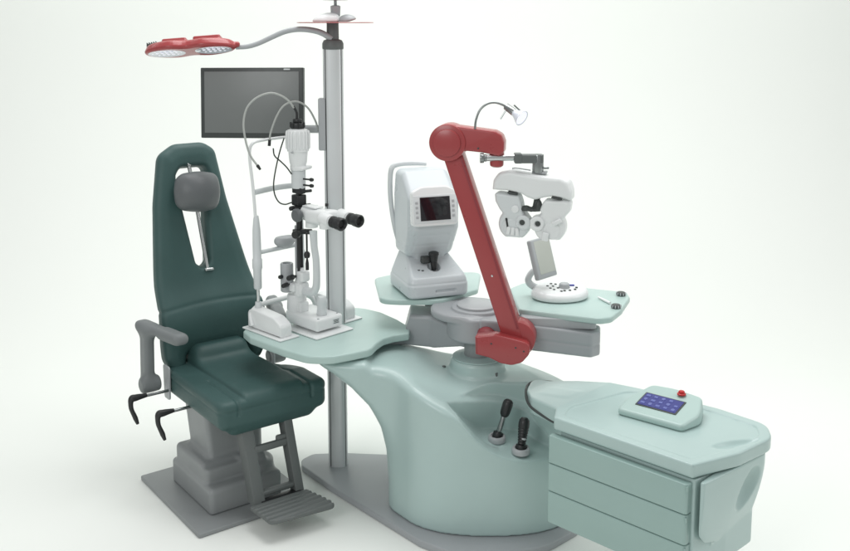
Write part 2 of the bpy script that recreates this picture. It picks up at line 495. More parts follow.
# drawer cabinet plan in its own frame (needed for the joint gap)
U3, V3, O3 = V((.719, -.695, 0)), V((.695, .719, 0)), V((.501, 3.509, 0))
KM = frame(U3, V3, (0, 0, 1), O3)
KI = KM.inverted()
top_plan = rpoly([(-.015, .0), (.568, .0), (.640, .20), (.665, .40), (.60, .50), (.40, .515), (.063, .485), (-.20, .425), (-.385, .345), (-.32, .225), (-.235, .145), (-.06, .075)],
                 [.015, .012, .15, .10, .10, .2, .2, .2, .05, .05, .08, .05], 7)
arch_pts = [(-.130, -.1), (-.134, .16), (-.150, .30), (-.185, .40), (-.245, .495), (-.32, .575), (-.40, .635), (-.46, .672), (-.485, .69), (-.485, .712), (-.2, .712), (-.05, .66), (.3, .60), (.3, -.1)]
def bodyf(X, Y, Z):
    n = 2.4
    a, bb = .405, .335
    core = ((abs((X-.27)/a)**n+abs((Y-4.10)/bb)**n)**(1/n)-1)*.33
    core = core+.02*(1-np.clip(Z/.5, 0, 1))**2*0
    line = .85*X+.53*Y-2.615
    t = np.clip((X+.17)/.34, 0, 1); t = t*t*(3-2*t)
    top = .676-.074*t-.06*np.clip(4.20-Y, 0, .4)*np.clip((X+.05)/.2, 0, 1)-.35*(np.sqrt(np.clip(line, 0, 9)**2+.0004)-.02)
    d = ext(core, (Z-top)*.9, .055)
    ar = spoly(X[:, :, 0], Z[0, 0, :][None, :], arch_pts)[:, None, :]
    ys = abs(Y-4.20)-.205+.04*np.clip((-.3-X)/.3, 0, 1)
    arch = ext(ar, ys, .045)
    d = smin(d, arch, .10)
    d = smax(d, Z-np.maximum(top, .708-1.2*np.clip(X+.26, 0, 1)-1.0*np.clip(Y-4.20, 0, 1)), .05)
    # instrument recess: falling ledge and a curved back wall
    yb = smin(smin(3.875+.85*(X-.10), 4.035+0*X, .06), 4.035-1.4*(X-.43), .05)
    lx_ = np.interp(X.ravel(), [-.1, .0, .08, .125, .17, .215, .26, .305, .35, .40, .46, .60], [.78, .70, .618, .555, .498, .450, .414, .388, .373, .364, .360, .362]).reshape(X.shape)
    ledge = lx_+.06*(Y-3.80)-.034*np.clip((Y-3.815)/.05, 0, 1)*np.clip((.33-X)/.09, 0, 1)
    cut = smax(ledge-Z, Y-yb+.06*(Z-.38), .007)
    cut = smax(cut, X-.66, .03)
    d = smax(d, -cut, .007)
    # second shallow flute above it
    yb2 = smin(3.905+.85*(X-.10), 4.075+0*X, .06)
    z2 = np.interp(X.ravel(), [.0, .10, .20, .32, .45, .60], [.66, .592, .556, .528, .49, .43]).reshape(X.shape)
    cut2 = smax(z2-.25*(yb2-Y)-Z, Y-yb2+.05*(Z-.54), .006)
    d = smax(d, -cut2, .006)
    # collar for the hub post
    r = length(X-.236, Y-4.195)
    d = smin(d, ext(r-.120-.10*np.clip(.655-Z, 0, .1), abs(Z-.60)-.060, .018), .02)
    d = np.maximum(d, .034-Z)
    # clearance round the cabinet neck
    kx = (X-O3.x)*U3.x+(Y-O3.y)*U3.y; ky = (X-O3.x)*V3.x+(Y-O3.y)*V3.y
    k2 = spoly(kx[:, :, 0], ky[:, :, 0], top_plan)[:, :, None]
    d = np.maximum(d, -np.maximum(k2-.007, .565-Z))
    return d
sdf_mesh('console_body', bodyf, (-.72, 3.70, .0), (.74, 4.50, .76), .0068, M['mint'], console)
# desk top
dz = .742
dpx = [(243, 331), (257, 319), (300, 311), (345, 307), (364, 308), (381, 312), (397, 319), (410.5, 327), (409, 333), (395, 335), (384, 338), (377, 343), (371, 349), (352, 353), (330, 357), (306, 356), (282, 349), (250, 337)]
dp = [tuple(PZ(x, y, dz)) for x, y in dpx]
b = MB(); b.prism(rpoly(dp, [.03, .08, .1, .1, .1, .1, .1, .015, .01, .05, .08, .08, .08, .1, .1, .1, .1, .03], 6), dz-.036, dz, .008, seg=4); b.build('table_top', M['mint_t'], console)
b = MB(); b.cyl((.236, 4.195, .64), (.236, 4.195, .79), .060); b.build('hub_post', M['grey'], console)
b = MB(); b.lathe([(.112, 0), (.112, .004), (.078, .012), (.062, .012)], (.236, 4.195, .6595)); b.build('hub_collar', M['mint'], console)
# two little screws by the collar
for px, py in ((444, 367), (496, 374)):
    b = MB(); p = PZ(px, py, .612); b.cyl(p-V((0, 0, .01)), p+V((0, 0, .006)), .008); b.build('screw', M['grey_d'], console)

# hand instruments in their wells
for i, (px, py, tx, ty, lab, cat) in enumerate(((497, 437, 507.5, 405, 'hand instrument with bare metal neck and black head in the console recess', 'hand instrument'),
                                          (521, 449, 524, 424, 'black knurled hand instrument, nearer the drawers of the two in the console recess', 'hand instrument'))):
    p = PZ(px, py, .405-.014*i); tt = PY(tx, ty, p.y+.02)
    ax = (tt-p).normalized()
    b = MB()
    tilt = V((.0, -.06, 1)).normalized()
    b.lathe([(.024, .002), (.026, .008), (.032, .009), (.036, .005), (.038, -.006), (.038, -.015), (.024, -.015)], p, tilt)
    b.build('instrument_well', M['silver'], console, 'round grey well ring in the console recess')
    t = thing('hand_instrument', lab, cat, p, 'hand instruments in the console recess')
    L = (tt-p).length
    if i == 0:
        b = MB(); b.cyl(p-ax*.01, p+ax*.022, .021); b.build('foot', M['black'], t)
        b = MB(); b.cyl(p+ax*.02, p+ax*(L-.03), .0115, .010); b.build('neck', M['steel'], t)
        b = MB(); b.lathe([(0, 0), (.012, .0), (.019, .010), (.021, .022), (.0225, .055), (.020, .068), (.012, .076), (0, .078)], p+ax*(L-.052), ax); b.build('head', M['black'], t)
    else:
        b = MB(); b.cyl(p-ax*.01, p+ax*.018, .023); b.build('foot', M['black'], t)
        b = MB(); pr = [(0, 0), (.013, 0)]
        for k in range(7): pr += [(.0135+.0012*k, .008+k*.011), (.017+.001*k, .0105+k*.011), (.017+.001*k, .015+k*.011)]
        pr += [(.023, .095), (.021, .108), (.013, .117), (0, .118)]
        b.lathe(pr, p+ax*.012, ax); b.build('grip', M['black'], t)
        b = MB(); b.cyl(p+ax*.045+V((.004, -.018, 0)), p+ax*.052+V((.004, -.018, 0)), .009); b.build('thumb_wheel', M['silver'], t)

# ================================================================== DRAWER CABINET
cab = thing('drawer_cabinet', 'pale mint cabinet with three wide drawers hung at the right of the console', 'cabinet', KM @ V((.3, .25, .24)))
TOPZ = .66
def ctop(X, Y, Z):
    o2 = spoly(X[:, :, 0], Y[:, :, 0], top_plan)[:, :, None]
    t = TOPZ-.038*np.clip((-.06-X)/.25, 0, 1)
    th = .0255+.010*np.clip((-.02-X)/.1, 0, 1)
    d = ext(o2, abs(Z-(t-th))-th, .007)
    # shallow tray in the top
    tr = ext(o2+.040, -(X+.01), .06)
    tr = smax(o2+.042, -(X-.0+.25*(.25-Y)), .05)
    d = smax(d, -np.maximum(tr, t-.007-Z), .007)
    # grip dimple near the right corner
    c, s = math.cos(R(62)), math.sin(R(62)); x = (X-.585); y = (Y-.27)
    xx, yy = x*c+y*s, -x*s+y*c
    d = smax(d, -sell(xx+0*Z, yy+0*Z, Z-.0, (0, 0, t+.006), (.105, .028, .030)), .006)
    # neck swells downwards
    nk = sbox(X, Y, Z, (-.17, .25, t-.045), (.09, .06, .03), .03)
    return smin(d, nk, .03)
sdf_mesh('cabinet_top', ctop, (-.44, -.04, .54), (.71, .56, .68), .0044, M['mint'], cab, KM)
side_plan = rpoly([(.40, -.05), (.600, -.05), (.632, .20), (.650, .39), (.585, .485), (.40, .50), (.063, .47), (-.0, .40), (.2, .2)], [.0, .0, .15, .07, .1, .2, .1, .05, .1], 6)
box_plan = rpoly([(.0, .02), (.572, .012), (.600, .20), (.610, .40), (.02, .44)], [.01, .006, .1, .02, .02], 5)
def cbody(X, Y, Z):
    a2 = spoly(X[:, :, 0], Y[:, :, 0], side_plan)[:, :, None]; b2 = spoly(X[:, :, 0], Y[:, :, 0], box_plan)[:, :, None]
    d = ext(b2, abs(Z-.42)-.182, .005)
    tap = (.018+.022*np.clip((Y-.05)/.3, 0, 1))*np.clip((.56-Z)/.20, 0, 1.7)**1.5
    bulge = ext(a2+tap, abs(Z-.466)-.136, .004)
    bulge = smax(np.maximum(bulge, .591-X), .009-Y, .006)
    d = smin(d, bulge, .002)
    # concave hand scoop at the far end
    d = smax(d, -sell(X, Y-.35*(Z-.47), Z, (.722, .280, .478), (.124, .088, .122)), .003)
    # slot behind the drawer fronts
    d = np.maximum(d, -sbox(X, Y, Z, (.584, -.01, .465), (.0065, .060, .150), .001))
    return d
sdf_mesh('cabinet_body', cbody, (-.03, -.02, .22), (.70, .53, .622), .0046, M['mint'], cab, KM)
zt = .592
for k, hh in enumerate((.112, .112, .130)):
    b = MB(KM)
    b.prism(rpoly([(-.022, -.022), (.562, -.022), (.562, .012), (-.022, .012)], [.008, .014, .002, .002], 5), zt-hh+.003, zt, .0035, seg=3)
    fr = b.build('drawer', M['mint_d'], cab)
    b = MB(KM); b.tube([(.560, -.0205, zt-.006), (.562, -.0205, zt-.022)], .0045, 10, 1); b.build('end_cap', M['mint_d'], fr)
    zt -= hh

b = MB(KM); b.tube([(-.25, .418, .612), (-.36, .375, .606), (-.383, .32, .603), (-.33, .232, .602), (-.245, .150, .594), (-.12, .10, .592), (-.03, .072, .598)], .0055, 10, 6); b.build('neck_gap_shade', M['dark'], cab)  # thin dark tube stands in for the shade in the neck gap
# control panel
tp = thing('control_panel', 'mint wedge-shaped control box with blue touchscreen and red button on the drawer cabinet', 'control panel', PZ(665, 408, TOPZ-.007))
fl_, fr_ = PZ(617, 413, TOPZ), PZ(682, 431, TOPZ)
tu = (fr_-fl_).normalized(); tv = V((-tu.y, tu.x, 0)); LW = (fr_-fl_).length
TM = frame(tu, tv, (0, 0, 1), fl_)
DEP = .205
def tab(X, Y, Z):
    o2 = spoly(X[:, :, 0], Y[:, :, 0], rpoly([(0, .0), (LW, .0), (LW+.030, .10), (LW-.010, DEP+.015), (LW/2, DEP+.035), (.035, DEP+.02), (-.005, .09)], [.018, .02, .1, .04, .2, .04, .1], 6))[:, :, None]
    topz = .026+.19*Y+0*X
    topz = smin(topz, .068+0*topz, .006)
    d = ext(o2+.12*np.clip(Z-.02, 0, .1), np.maximum(Z-topz, -Z-.0), .010)
    return d
sdf_mesh('housing', tab, (-.03, -.02, -.01), (LW+.05, DEP+.07, .09), .0035, M['mint_t'], tp, TM @ Matrix.Translation(V((0, 0, -.007))))
sl = math.atan(.19)
SM = TM @ Matrix.Translation(V((.048, .055, -.007+.026+.19*.055+.0008))) @ Matrix.Rotation(sl, 4, 'X')
b = MB(SM); b.box((.083, .048, 0), (.166, .098, .004), .001); fr = b.build('screen_frame', M['dark'], tp)
b = MB(SM); b.box((.083, .048, .0024), (.154, .086, .002), 0); lc = b.build('screen', M['lcd'], tp)
b = MB(SM)
for j in range(3):
    for i in range(5):
        if j == 2 and i == 4: continue
        if (i+j) % 3 == 1: b.cyl((.021+i*.031, .021+j*.027, .0034), (.021+i*.031, .021+j*.027, .0046), .0078, bev=.0002, seg=18)
        else: b.box((.021+i*.031, .021+j*.027, .0040), (.017-.003*((i+j) % 2), .012, .0012), 0)
b.build('screen_icon', M['icon'], lc, split=True)
bp_ = PZ(681.5, 394.5, TOPZ+.0600)
b = MB(); b.lathe([(0, 0), (.017, 0), (.017, .004), (.0125, .006), (.012, .012), (.009, .015), (0, .016)], bp_, (0, 0, 1)); b.build('stop_button', M['redb'], tp)

# ================================================================== SWING TABLES
sw = thing('swing_table_unit', 'grey hub and beams carrying two mint instrument trays above the console', 'instrument table', (.236, 4.195, .79))
HC = V((.236, 4.22, 0))
def hubf(X, Y, Z):
    r = length(X-HC.x, Y-HC.y)
    d = ext(r-.137, abs(Z-.805)-.056, .012)
    d = smin(d, ext(length(X-HC.x+.045, Y-HC.y-.05)-.165, abs(Z-.851)-.018, .012), .012)
    bl = ext(length(X-HC.x, Y-HC.y-.02)-.118, abs(Z-.872)-.009, .006)
    return smin(d, bl, .004)
sdf_mesh('hub', hubf, (.0, 3.98, .69), (.42, 4.48, .90), .0045, M['grey_l'], sw)
b = MB(); b.lathe([(0, 0), (.092, 0), (.092, .010), (.084, .015), (0, .016)], (HC.x, HC.y+.02, .880), seg=64); b.build('hub_cap', M['silver'], sw)
# left beam under the table
b = MB()
def beamf(X, Y, Z):
    p2 = spoly(X[:, :, 0], Y[:, :, 0], [(.24, 4.15), (.24, 4.31), (.02, 4.48), (-.30, 4.52), (-.30, 4.30), (-.10, 4.335), (.02, 4.30)])[:, :, None]
    top = .812-.115*np.clip((-.070-X)/.03, 0, 1)
    bot = .700-.035*np.clip((.16-X)/.12, 0, 1)
    d = ext(p2, np.maximum(Z-top, bot-Z), .008)
    return smax(d, (-(Y-4.30)-.35*X)*.55+(Z-.80)*.83, .006)
sdf_mesh('left_beam', beamf, (-.34, 4.12, .65), (.26, 4.56, .83), .0048, M['grey_l'], sw)
# right beam
e0, e1 = V((.30, 4.14, 0)), V((.74, 4.06, 0))
bd = (e1-e0).normalized(); bs = V((-bd.y, bd.x, 0)); LB = (e1-e0).length+.02
RM = frame(bd, bs, (0, 0, 1), (e0.x, e0.y, 0))
def rbeam(X, Y, Z):
    top = .866-.034*np.clip(X/.46, 0, 1)+0; bot = .752-.030*np.clip(X/.46, 0, 1)
    p2 = spoly(X[:, :, 0], Y[:, :, 0], rpoly([(-.05, -.075), (LB-.035, -.075), (LB, -.03), (LB, .05), (LB-.03, .075), (-.05, .075)], [0, .02, .02, .02, .02, 0], 4))[:, :, None]
    d = ext(p2, np.maximum(Z-top, bot-Z), .010)
    g = Z-(top+bot)/2+.004
    return d+.004*np.exp(-(g/.004)**2)
sdf_mesh('right_beam', rbeam, (-.07, -.10, .70), (LB+.03, .10, .87), .0045, M['grey_l'], sw, RM)
b = MB(); p = PZ(587, 326, .86); b.prism(rpoly([(.42, 4.05), (.74, 4.02), (.74, 4.14), (.42, 4.18)], .03, 4), .84, .884, .004); b.build('tray_mount', M['silver'], sw)
# trays
t2 = [tuple(PZ(x, y, .905)) for x, y in ((510, 288), (524, 282.5), (560, 285), (627, 292), (630, 297), (622, 309), (612, 317), (600, 318.5), (560, 314), (519, 309))]
b = MB(); b.prism(rpoly(t2, [.03, .04, .2, .02, .03, .08, .05, .05, .1, .02], 6), .905-.028, .905, .008, seg=4); b.build('tray', M['mint_t'], sw)
t1 = [tuple(PZ(x, y, .885)) for x, y in ((374.5, 278), (380, 299), (400, 300), (440, 300), (452, 297), (478, 289), (481, 272), (400, 272.5))]
b = MB(); b.prism(rpoly(t1, [.05, .06, .2, .1, .1, .05, .05, .08], 6), .885-.026, .885, .007, seg=4); b.build('tray', M['mint_t'], sw)
b = MB(); b.box((.10, 4.42, .853), (.20, .16, .010), .003); b.build('tray_bracket', M['grey_d'], sw)

# small things on the right tray
p = PZ(621, 296, .905)
for (px, py, lab) in ((621, 295.5, 'small dark round knob at the far right corner of the right tray'), (616, 308, 'small dark knob with a slotted rim near the front right corner of the right tray')):
    p = PZ(px, py, .905); t = thing('tray_knob', lab, 'knob', p, 'dark knobs on the right tray')
    b = MB(); b.lathe([(0, 0), (.019, 0), (.021, .004), (.020, .013), (.016, .017), (0, .018)], p, seg=32); b.build('base', M['dark'], t)
    b = MB()
    for k in range(10):
        a = k*math.pi/5; b.cyl(p+V((.0205*math.cos(a), .0205*math.sin(a), .003)), p+V((.0205*math.cos(a), .0205*math.sin(a), .015)), .003, seg=8)
    b.build('grip', M['silver'], t)
pe = [PZ(598, 297, .912), PZ(610, 303, .912)]
o = MB().tube([pe[0], (pe[0]+pe[1])/2, pe[1]], [.004, .006, .006], 12, 1).build('stylus', M['white']); props(o, 'slim white stylus lying on the right tray', 'stylus')

# ================================================================== RED ARM
arm = thing('red_arm', 'red articulated arm rising from the hub and bending over at the top', 'arm', PY(514, 338, 4.0))
K0 = PY(514.5, 338.5, 4.0); K1 = PY(449.5, 141.5, 4.0)
fwd = V((0, -1, 0)); yaw = V((math.cos(R(-14)), math.sin(R(-14)), 0))   # arm plane turned so its right flank shows
an = V((-math.sin(R(14))*1, -math.cos(R(14)), 0)); 
an = V((-.22, -.975, 0)).normalized(); axr = V((.975, -.22, 0)).normalized()
# keep the arm in the vertical plane spanned by axr
def AP(px, py, off=0):
    """point on the arm plane (through K0, normal an), shifted off towards the viewer"""
    r = _ray(px, py); o = V((0, 0, CH)); t = ((K0-o).dot(an))/(r.dot(an)); return o+r*t+an*off
k0, k1 = AP(514.5, 338.5), AP(449.5, 141.5)
AM = frame(axr, (0, 0, 1), axr.cross(V((0, 0, 1))), k0)    # x right, y up, z towards viewer
if (AM.to_3x3() @ V((0, 0, 1))).dot(an) < 0: raise Exception('frame')
AI = AM.inverted()
def loc2(px, py): q = AI @ AP(px, py); return (q.x, q.y)
def A2(px, py): return loc2(px, py)
q1 = AI @ k1
# lower arm (link)
dirv = V((q1.x, q1.y)).normalized(); nv = V((dirv.y, -dirv.x))
def quad(p, q, w0, w1): return [tuple(V(p[:2])-nv*w0), tuple(V(p[:2])+nv*w0), tuple(V(q[:2])+nv*w1), tuple(V(q[:2])-nv*w1)]
b = MB(AM)
b.prism(quad((0, 0), (q1.x, q1.y), .043, .041), -.045, .030, .006, seg=3)
lk = b.build('lower_link', M['red'], arm)
b = MB(AM)
pa = V((q1.x, q1.y))*.05+nv*.033; pc = V((q1.x, q1.y))*.93+nv*.031
b.prism([tuple(pa-nv*.004), tuple(pa+nv*.004), tuple(pc+nv*.004), tuple(pc-nv*.004)], .0302, .0325, .0008)
b.build('edge_strip', M['red_d'], lk)
b = MB(AM)
for f in (.33,): q = V((q1.x, q1.y))*f; b.cyl((q.x, q.y, .03), (q.x, q.y, .0335), .0045)
b.build('screw', M['chrome'], lk)
# base knuckle
b = MB(AM)
def disc(bb, c, r, z0, z1, seg=64, bev=.005): bb.cyl((c[0], c[1], z0), (c[0], c[1], z1), r, bev=bev, seg=seg)
disc(b, (.012, .005), .078, -.055, .028); b.build('shoulder_disc', M['red'], arm)
br = [A2(478, 331), A2(497, 329), A2(515, 333.5), A2(531, 338), A2(532, 348), A2(524, 357), A2(514, 359.5), A2(503, 357.5), A2(492, 352), A2(478.5, 348.5)]
b = MB(AM); b.prism(rpoly(br, [.006, .02, .04, .03, .04, .04, .05, .05, .03, .006], 6), .022, .078, .007); bk = b.build('base_bracket', M['red'], arm)
b = MB(AM)
for px, py in ((494, 338), (518, 342), (526, 345.5)): q = A2(px, py); b.cyl((q[0], q[1], .074), (q[0], q[1], .0795), .0042)
b.build('screw', M['dark'], bk, split=True)
b = MB(); b.cyl(HC+V((.03, -.09, .800)), AP(489, 339, .03), .040); b.build('base_flange', M['red_d'], arm)
# elbow and upper arm
b = MB(AM); disc(b, (q1.x, q1.y), .078, -.05, .052); b.build('elbow_disc', M['red'], arm)
b = MB(AM); disc(b, (q1.x, q1.y), .058, .050, .062, bev=.006); b.build('elbow_cap', M['red'], arm)
ua = [A2(452, 124), A2(470, 126.5), A2(496, 130), A2(503, 134), A2(505.5, 141), A2(505, 151), A2(501, 155), A2(484, 151.5), A2(466, 149.5), A2(452, 158)]
b = MB(AM); b.prism(rpoly(ua, [.03, .05, .03, .03, .02, .02, .02, .05, .05, .03], 6), -.035, .045, .010, seg=4); ub = b.build('upper_link', M['red'], arm)
b = MB(AM)
for px, py in ((463, 142), (480, 147)): q = A2(px, py); b.cyl((q[0], q[1], .044), (q[0], q[1], .047), .004)
b.build('screw', M['dark'], ub, split=True)
q = AI @ AP(497, 152)
b = MB(AM); b.lathe([(0, 0), (.020, 0), (.027, .005), (.029, .012), (.029, .034), (.031, .036), (.031, .07), (0, .07)], (q.x, q.y-.062, .005), (0, 1, 0)); b.build('wrist', M['red'], arm)

# ================================================================== PHOROPTER
ph = thing('phoropter', 'white phoropter with twin lens discs hanging from the end of the red arm', 'phoropter', PY(538, 170, 3.98))
pr0, pr1 = PY(480, 158, 3.99), PY(520, 157.5, 3.99)
b = MB(); b.cyl(pr0+V((.01, 0, 0)), pr1, .0135); b.build('rod', M['chrome'], ph)
b = MB(); b.cyl(pr0, pr0+V((.016, 0, 0)), .021); b.cyl(pr0+V((.016, 0, 0)), pr0+V((.028, 0, 0)), .015); b.build('rod_knob', M['steel'], ph)
b = MB(); a0, a1 = PY(515, 158, 3.99), PY(543, 159, 3.99)
b.box((a0+a1)/2, ((a1-a0).length, .045, .036), .006); b.box(a0+V((.012, 0, 0)), (.03, .05, .041), .004); b.build('yoke', M['grey_d'], ph)
b = MB(); c = PY(538, 160, 3.99); b.cyl(c+V((0, 0, .024)), c-V((0, 0, .052)), .0235); b.cyl(c+V((.02, -.01, -.032)), c+V((.045, -.01, -.032)), .005); b.build('pivot', M['steel'], ph)
yw = R(-17)
PC = PY(536, 182, 3.99)
pu = V((math.cos(yw), math.sin(yw)*-1*-1, 0)).normalized(); pn = V((math.sin(yw), -math.cos(yw), 0))
pu = V((-pn.y, pn.x, 0)); 
PM = frame(pu, (0, 0, 1), pn, PC)              # x right, y up, z to the viewer
FX, FY = 4.12*0+1/ (FOC/4.02), 1/(FOC/4.02)
def h2(zx, zy): # from the enlarged detail (612x551 over 100x90 px)
    px, py = 490+zx/6.12, 160+zy/6.12
    return ((px-536)*FX/.956, -(py-182)*FY)
hs = [h2(*p) for p in ((28, 188), (33, 128), (66, 78), (130, 62), (240, 78), (330, 88), (432, 92), (478, 118), (498, 175), (500, 236), (455, 222), (385, 212), (335, 222), (285, 240), (240, 226), (205, 205), (120, 190))]
hs = rpoly(hs, [.005, .03, .04, .04, .1, .1, .04, .03, .05, .008, .02, .02, .03, .02, .02, .02, .05], 5)
def housing(X, Y, Z):
    d2 = spoly(X[:, :, 0], Y[:, :, 0], hs)[:, :, None]
    d = ext(d2, abs(Z+.012)-.052, .018)
    return smin(d, ext(d2+.006, abs(Z+.035)-.055, .03), .01)
sdf_mesh('housing', housing, (-.21, -.10, -.11), (.24, .09, .06), .0036, M['white'], ph, PM)
for s, up, dc, ap in ((-1, [(42, 212), (60, 205), (190, 215), (205, 262), (215, 330), (185, 352), (110, 350), (75, 312), (48, 262)], (160, 400), (212, 383)),
                      (1, [(345, 235), (450, 232), (497, 240), (490, 300), (455, 345), (400, 400), (345, 345), (312, 300), (330, 255)], (372, 405), (305, 385))):
    pts = rpoly([h2(*p) for p in up], .012, 4); c = h2(*dc); ca = h2(*ap)
    def unit(X, Y, Z):
        d2 = spoly(X[:, :, 0], Y[:, :, 0], pts)[:, :, None]
        d = ext(d2, abs(Z)-.036, .012)
        d = smin(d, ext(length((X-c[0]), Y-c[1])-.0665, abs(Z+.004)-.036, .014), .01)
        d = smin(d, ext(length((X-ca[0]+s*.004), Y-ca[1])-.032, abs(Z-.014)-.028, .006), .003)
        d = smax(d, -ext(length(X-ca[0], Y-ca[1])-.0135, abs(Z-.05)-.016, .003), .003)
        g = abs(length(X-c[0]-s*.012, Y-c[1]+.012)-.036)
        d = d+.0035*np.exp(-(g/.0025)**2)*(Z > .02)
        return d
    xs = [p[0] for p in pts]+[c[0]-.07, c[0]+.07]
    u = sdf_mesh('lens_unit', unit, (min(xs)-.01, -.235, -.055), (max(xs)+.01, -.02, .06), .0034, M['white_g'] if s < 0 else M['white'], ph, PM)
    b = MB(PM); b.cyl((ca[0], ca[1], .030), (ca[0], ca[1], .0362), .0115); b.build('aperture', M['dark'], u)
    b = MB(PM); q = h2(152, 203) if s < 0 else h2(412, 221); b.box((q[0], q[1], .024), (.042, .009, .03), .002, Matrix.Rotation(R(-8), 3, 'Z')); b.build('slide_scale', M['dark'], u)
    if s < 0:
        b = MB(PM); q = h2(120, 390); b.box((q[0], q[1], .031), (.008, .040, .008), .002, Matrix.Rotation(R(10), 3, 'Z')); b.build('slot', M['black'], u)
        b = MB(PM); q = h2(170, 300); b.cyl((q[0], q[1], .02), (q[0], q[1], .042), .016); b.build('dial', M['white'], u)
        b = MB(PM)
        for k in range(3): q = h2(130+k*26, 440+k*3); b.box((q[0], q[1], .034), (.016, .034, .008), .003, Matrix.Rotation(R(-12+k*9), 3, 'Z'))
        b.build('tab', M['white'], u, split=True)
    else:
        b = MB(PM); q = h2(420, 365); b.box((q[0], q[1], .046), (.040, .018, .014), .004, Matrix.Rotation(R(28), 3, 'Z')); q = h2(352, 462); b.box((q[0], q[1], .040), (.026, .036, .014), .004, Matrix.Rotation(R(-8), 3, 'Z')); b.build('tab', M['white'], u, split=True)
def nose(X, Y, Z):
    a, bq, cq = h2(290, 240), h2(285, 285), h2(230, 300); e = h2(265, 318)
    d = scap(X, Y, Z, (a[0], a[1], .0), (bq[0], bq[1], .012), .013)
    d = smin(d, sell(X, Y, Z, (cq[0], cq[1], .02), (.022, .015, .02)), .01)
    d = smin(d, sell(X, Y, Z, (e[0], e[1], .02), (.030, .018, .022)), .01)
    return smin(d, sell(X, Y, Z, (h2(305, 275)[0], h2(305, 275)[1], .02), (.014, .026, .018)), .01)
sdf_mesh('forehead_rest', nose, (-.09, -.12, -.04), (.09, -.02, .06), .003, M['dark'], ph, PM)
b = MB(PM); q0, q1_ = h2(135, 58), h2(245, 68); b.tube([(q0[0], q0[1], -.01), (q0[0]+.02, q0[1]+.001, -.012), (q1_[0], q1_[1]+.002, -.01)], .003, 8); b.box((h2(300, 75)[0], h2(300, 75)[1], -.01), (.06, .012, .04), .003); b.build('top_clip', M['silver'], ph)

# ================================================================== READING LAMP
rl = thing('reading_lamp', 'small chrome spotlight on a gooseneck clipped to the top of the red arm', 'lamp', PY(475, 127, 4.0))
g = [PY(*p, 4.0) for p in ((475, 129), (476, 120), (480, 110), (487, 104), (495, 102.5), (503, 105), (509, 109))]
b = MB(); b.tube(g, .0048, 12, 8); b.build('gooseneck', M['steel'], rl)
s0, s1 = PY(506, 106.5, 3.99), PY(523, 119, 3.93); sd = (s1-s0).normalized()
b = MB(); b.cyl(s0, s0+sd*.055, .015, .016); hd = b.build('lamp_barrel', M['steel'], rl)
b = MB(); b.lathe([(.016, .0), (.019, .012), (.030, .032), (.034, .044), (.031, .043), (.024, .028), (0, .016)], s0+sd*.05, sd, seg=32); b.build('lamp_shade', M['lens'], rl)
b = MB(); b.lathe([(0, 0), (.030, 0), (.030, .004), (0, .009)], s0+sd*.088, sd, seg=32); b.build('bulb_glass', M['led'], rl)
b = MB(); q = PY(506.5, 109, 3.98); b.tube([q, PY(500.5, 119, 3.98)], .0032, 8, 1); q = PY(514, 105, 3.98); b.tube([q, PY(521, 111.5, 3.98)], .0032, 8, 1); b.build('aiming_wire', M['steel'], rl, split=True)

# ================================================================== AUTOREFRACTOR
ah = R(20); aw = V((math.cos(ah), math.sin(ah), 0)); ab = V((-math.sin(ah), math.cos(ah), 0))
AO = V((.010, 4.50, .885)); RF = frame(aw, ab, (0, 0, 1), AO)      # y = backwards
ar = thing('autorefractor', 'white tabletop eye instrument with dark screen and joystick on the tray behind the hub', 'autorefractor', AO)
def bb_(p2, Z, z0, z1, r): return ext(p2, abs(Z-(z0+z1)/2)-(z1-z0)/2, r)
base2 = rpoly([(-.150, -.175), (.150, -.175), (.145, .155), (-.145, .155)], [.045, .045, .05, .05], 6)
def abase(X, Y, Z):
    p2 = spoly(X[:, :, 0], Y[:, :, 0], base2)[:, :, None]
    top = .105+.10*np.clip((Y+.15)/.2, 0, 1)
    d = ext(p2+.0+.38*np.clip(Z-.065, 0, .3), np.maximum(Z-top, .006-Z), .014)
    d = d+.0045*np.exp(-((Z-.070)/.0028)**2)
    # slot on the front
    d = smax(d, -sbox(X, Y, Z, (.03, -.178, .036), (.050, .012, .0045), .003), .004)
    # well for the joystick
    d = smax(d, -ext(length(X*1, (Y+.09)*1.)-.03, abs(Z-.16)-.05, .004), .006)
    return d
sdf_mesh('base', abase, (-.165, -.195, 0), (.165, .175, .22), .004, M['white_i'], ar, RF)
def ahead(X, Y, Z):
    wtop = .124-.006*np.clip((.30-Z)/.12, 0, 1)-.008*np.clip((Z-.45)/.12, 0, 1)
    yf = -.118+.075*np.clip((.315-Z)/.13, 0, 1)+.075*np.clip((Z-.46)/.12, 0, 1.3)
    yb = .150-.005*np.clip((.32-Z)/.15, 0, 1)
    top = .572-.13*np.clip((.03-Y)/.16, 0, 1)
    dx = abs(X)-wtop; dy = abs(Y-(yf+yb)/2)-(yb-yf)/2
    p = ext(dx+0*Y, dy+0*X, .04)
    d = ext(p, np.maximum(Z-top, .17-Z), .03)
    d = smin(d, ext(abs(X)-.075, abs(Y-.03)-.07, .02)+np.maximum(0, abs(Z-.15)-.06), .02)
    # line between face and hood
    g4 = abs(X)-.092; d = d+.0035*np.exp(-(g4/.003)**2)*(Z < .30)*(Z > .2)*(Y < -.03)
    g5 = Z-.232; d = d+.003*np.exp(-(g5/.0028)**2)
    g = (Y-.0)+.6*(Z-.4)*0+.085
    d = d+.004*np.exp(-(g/.003)**2)*(Z > .28)
    g2 = Z-.285
    d = d+.003*np.exp(-(g2/.003)**2)*(abs(X) < .07)*(Y < 0)
    return d
sdf_mesh('head', ahead, (-.135, -.145, .10), (.135, .175, .59), .0048, M['white_i'], ar, RF)
tl = Matrix.Rotation(R(-4), 3, 'X')
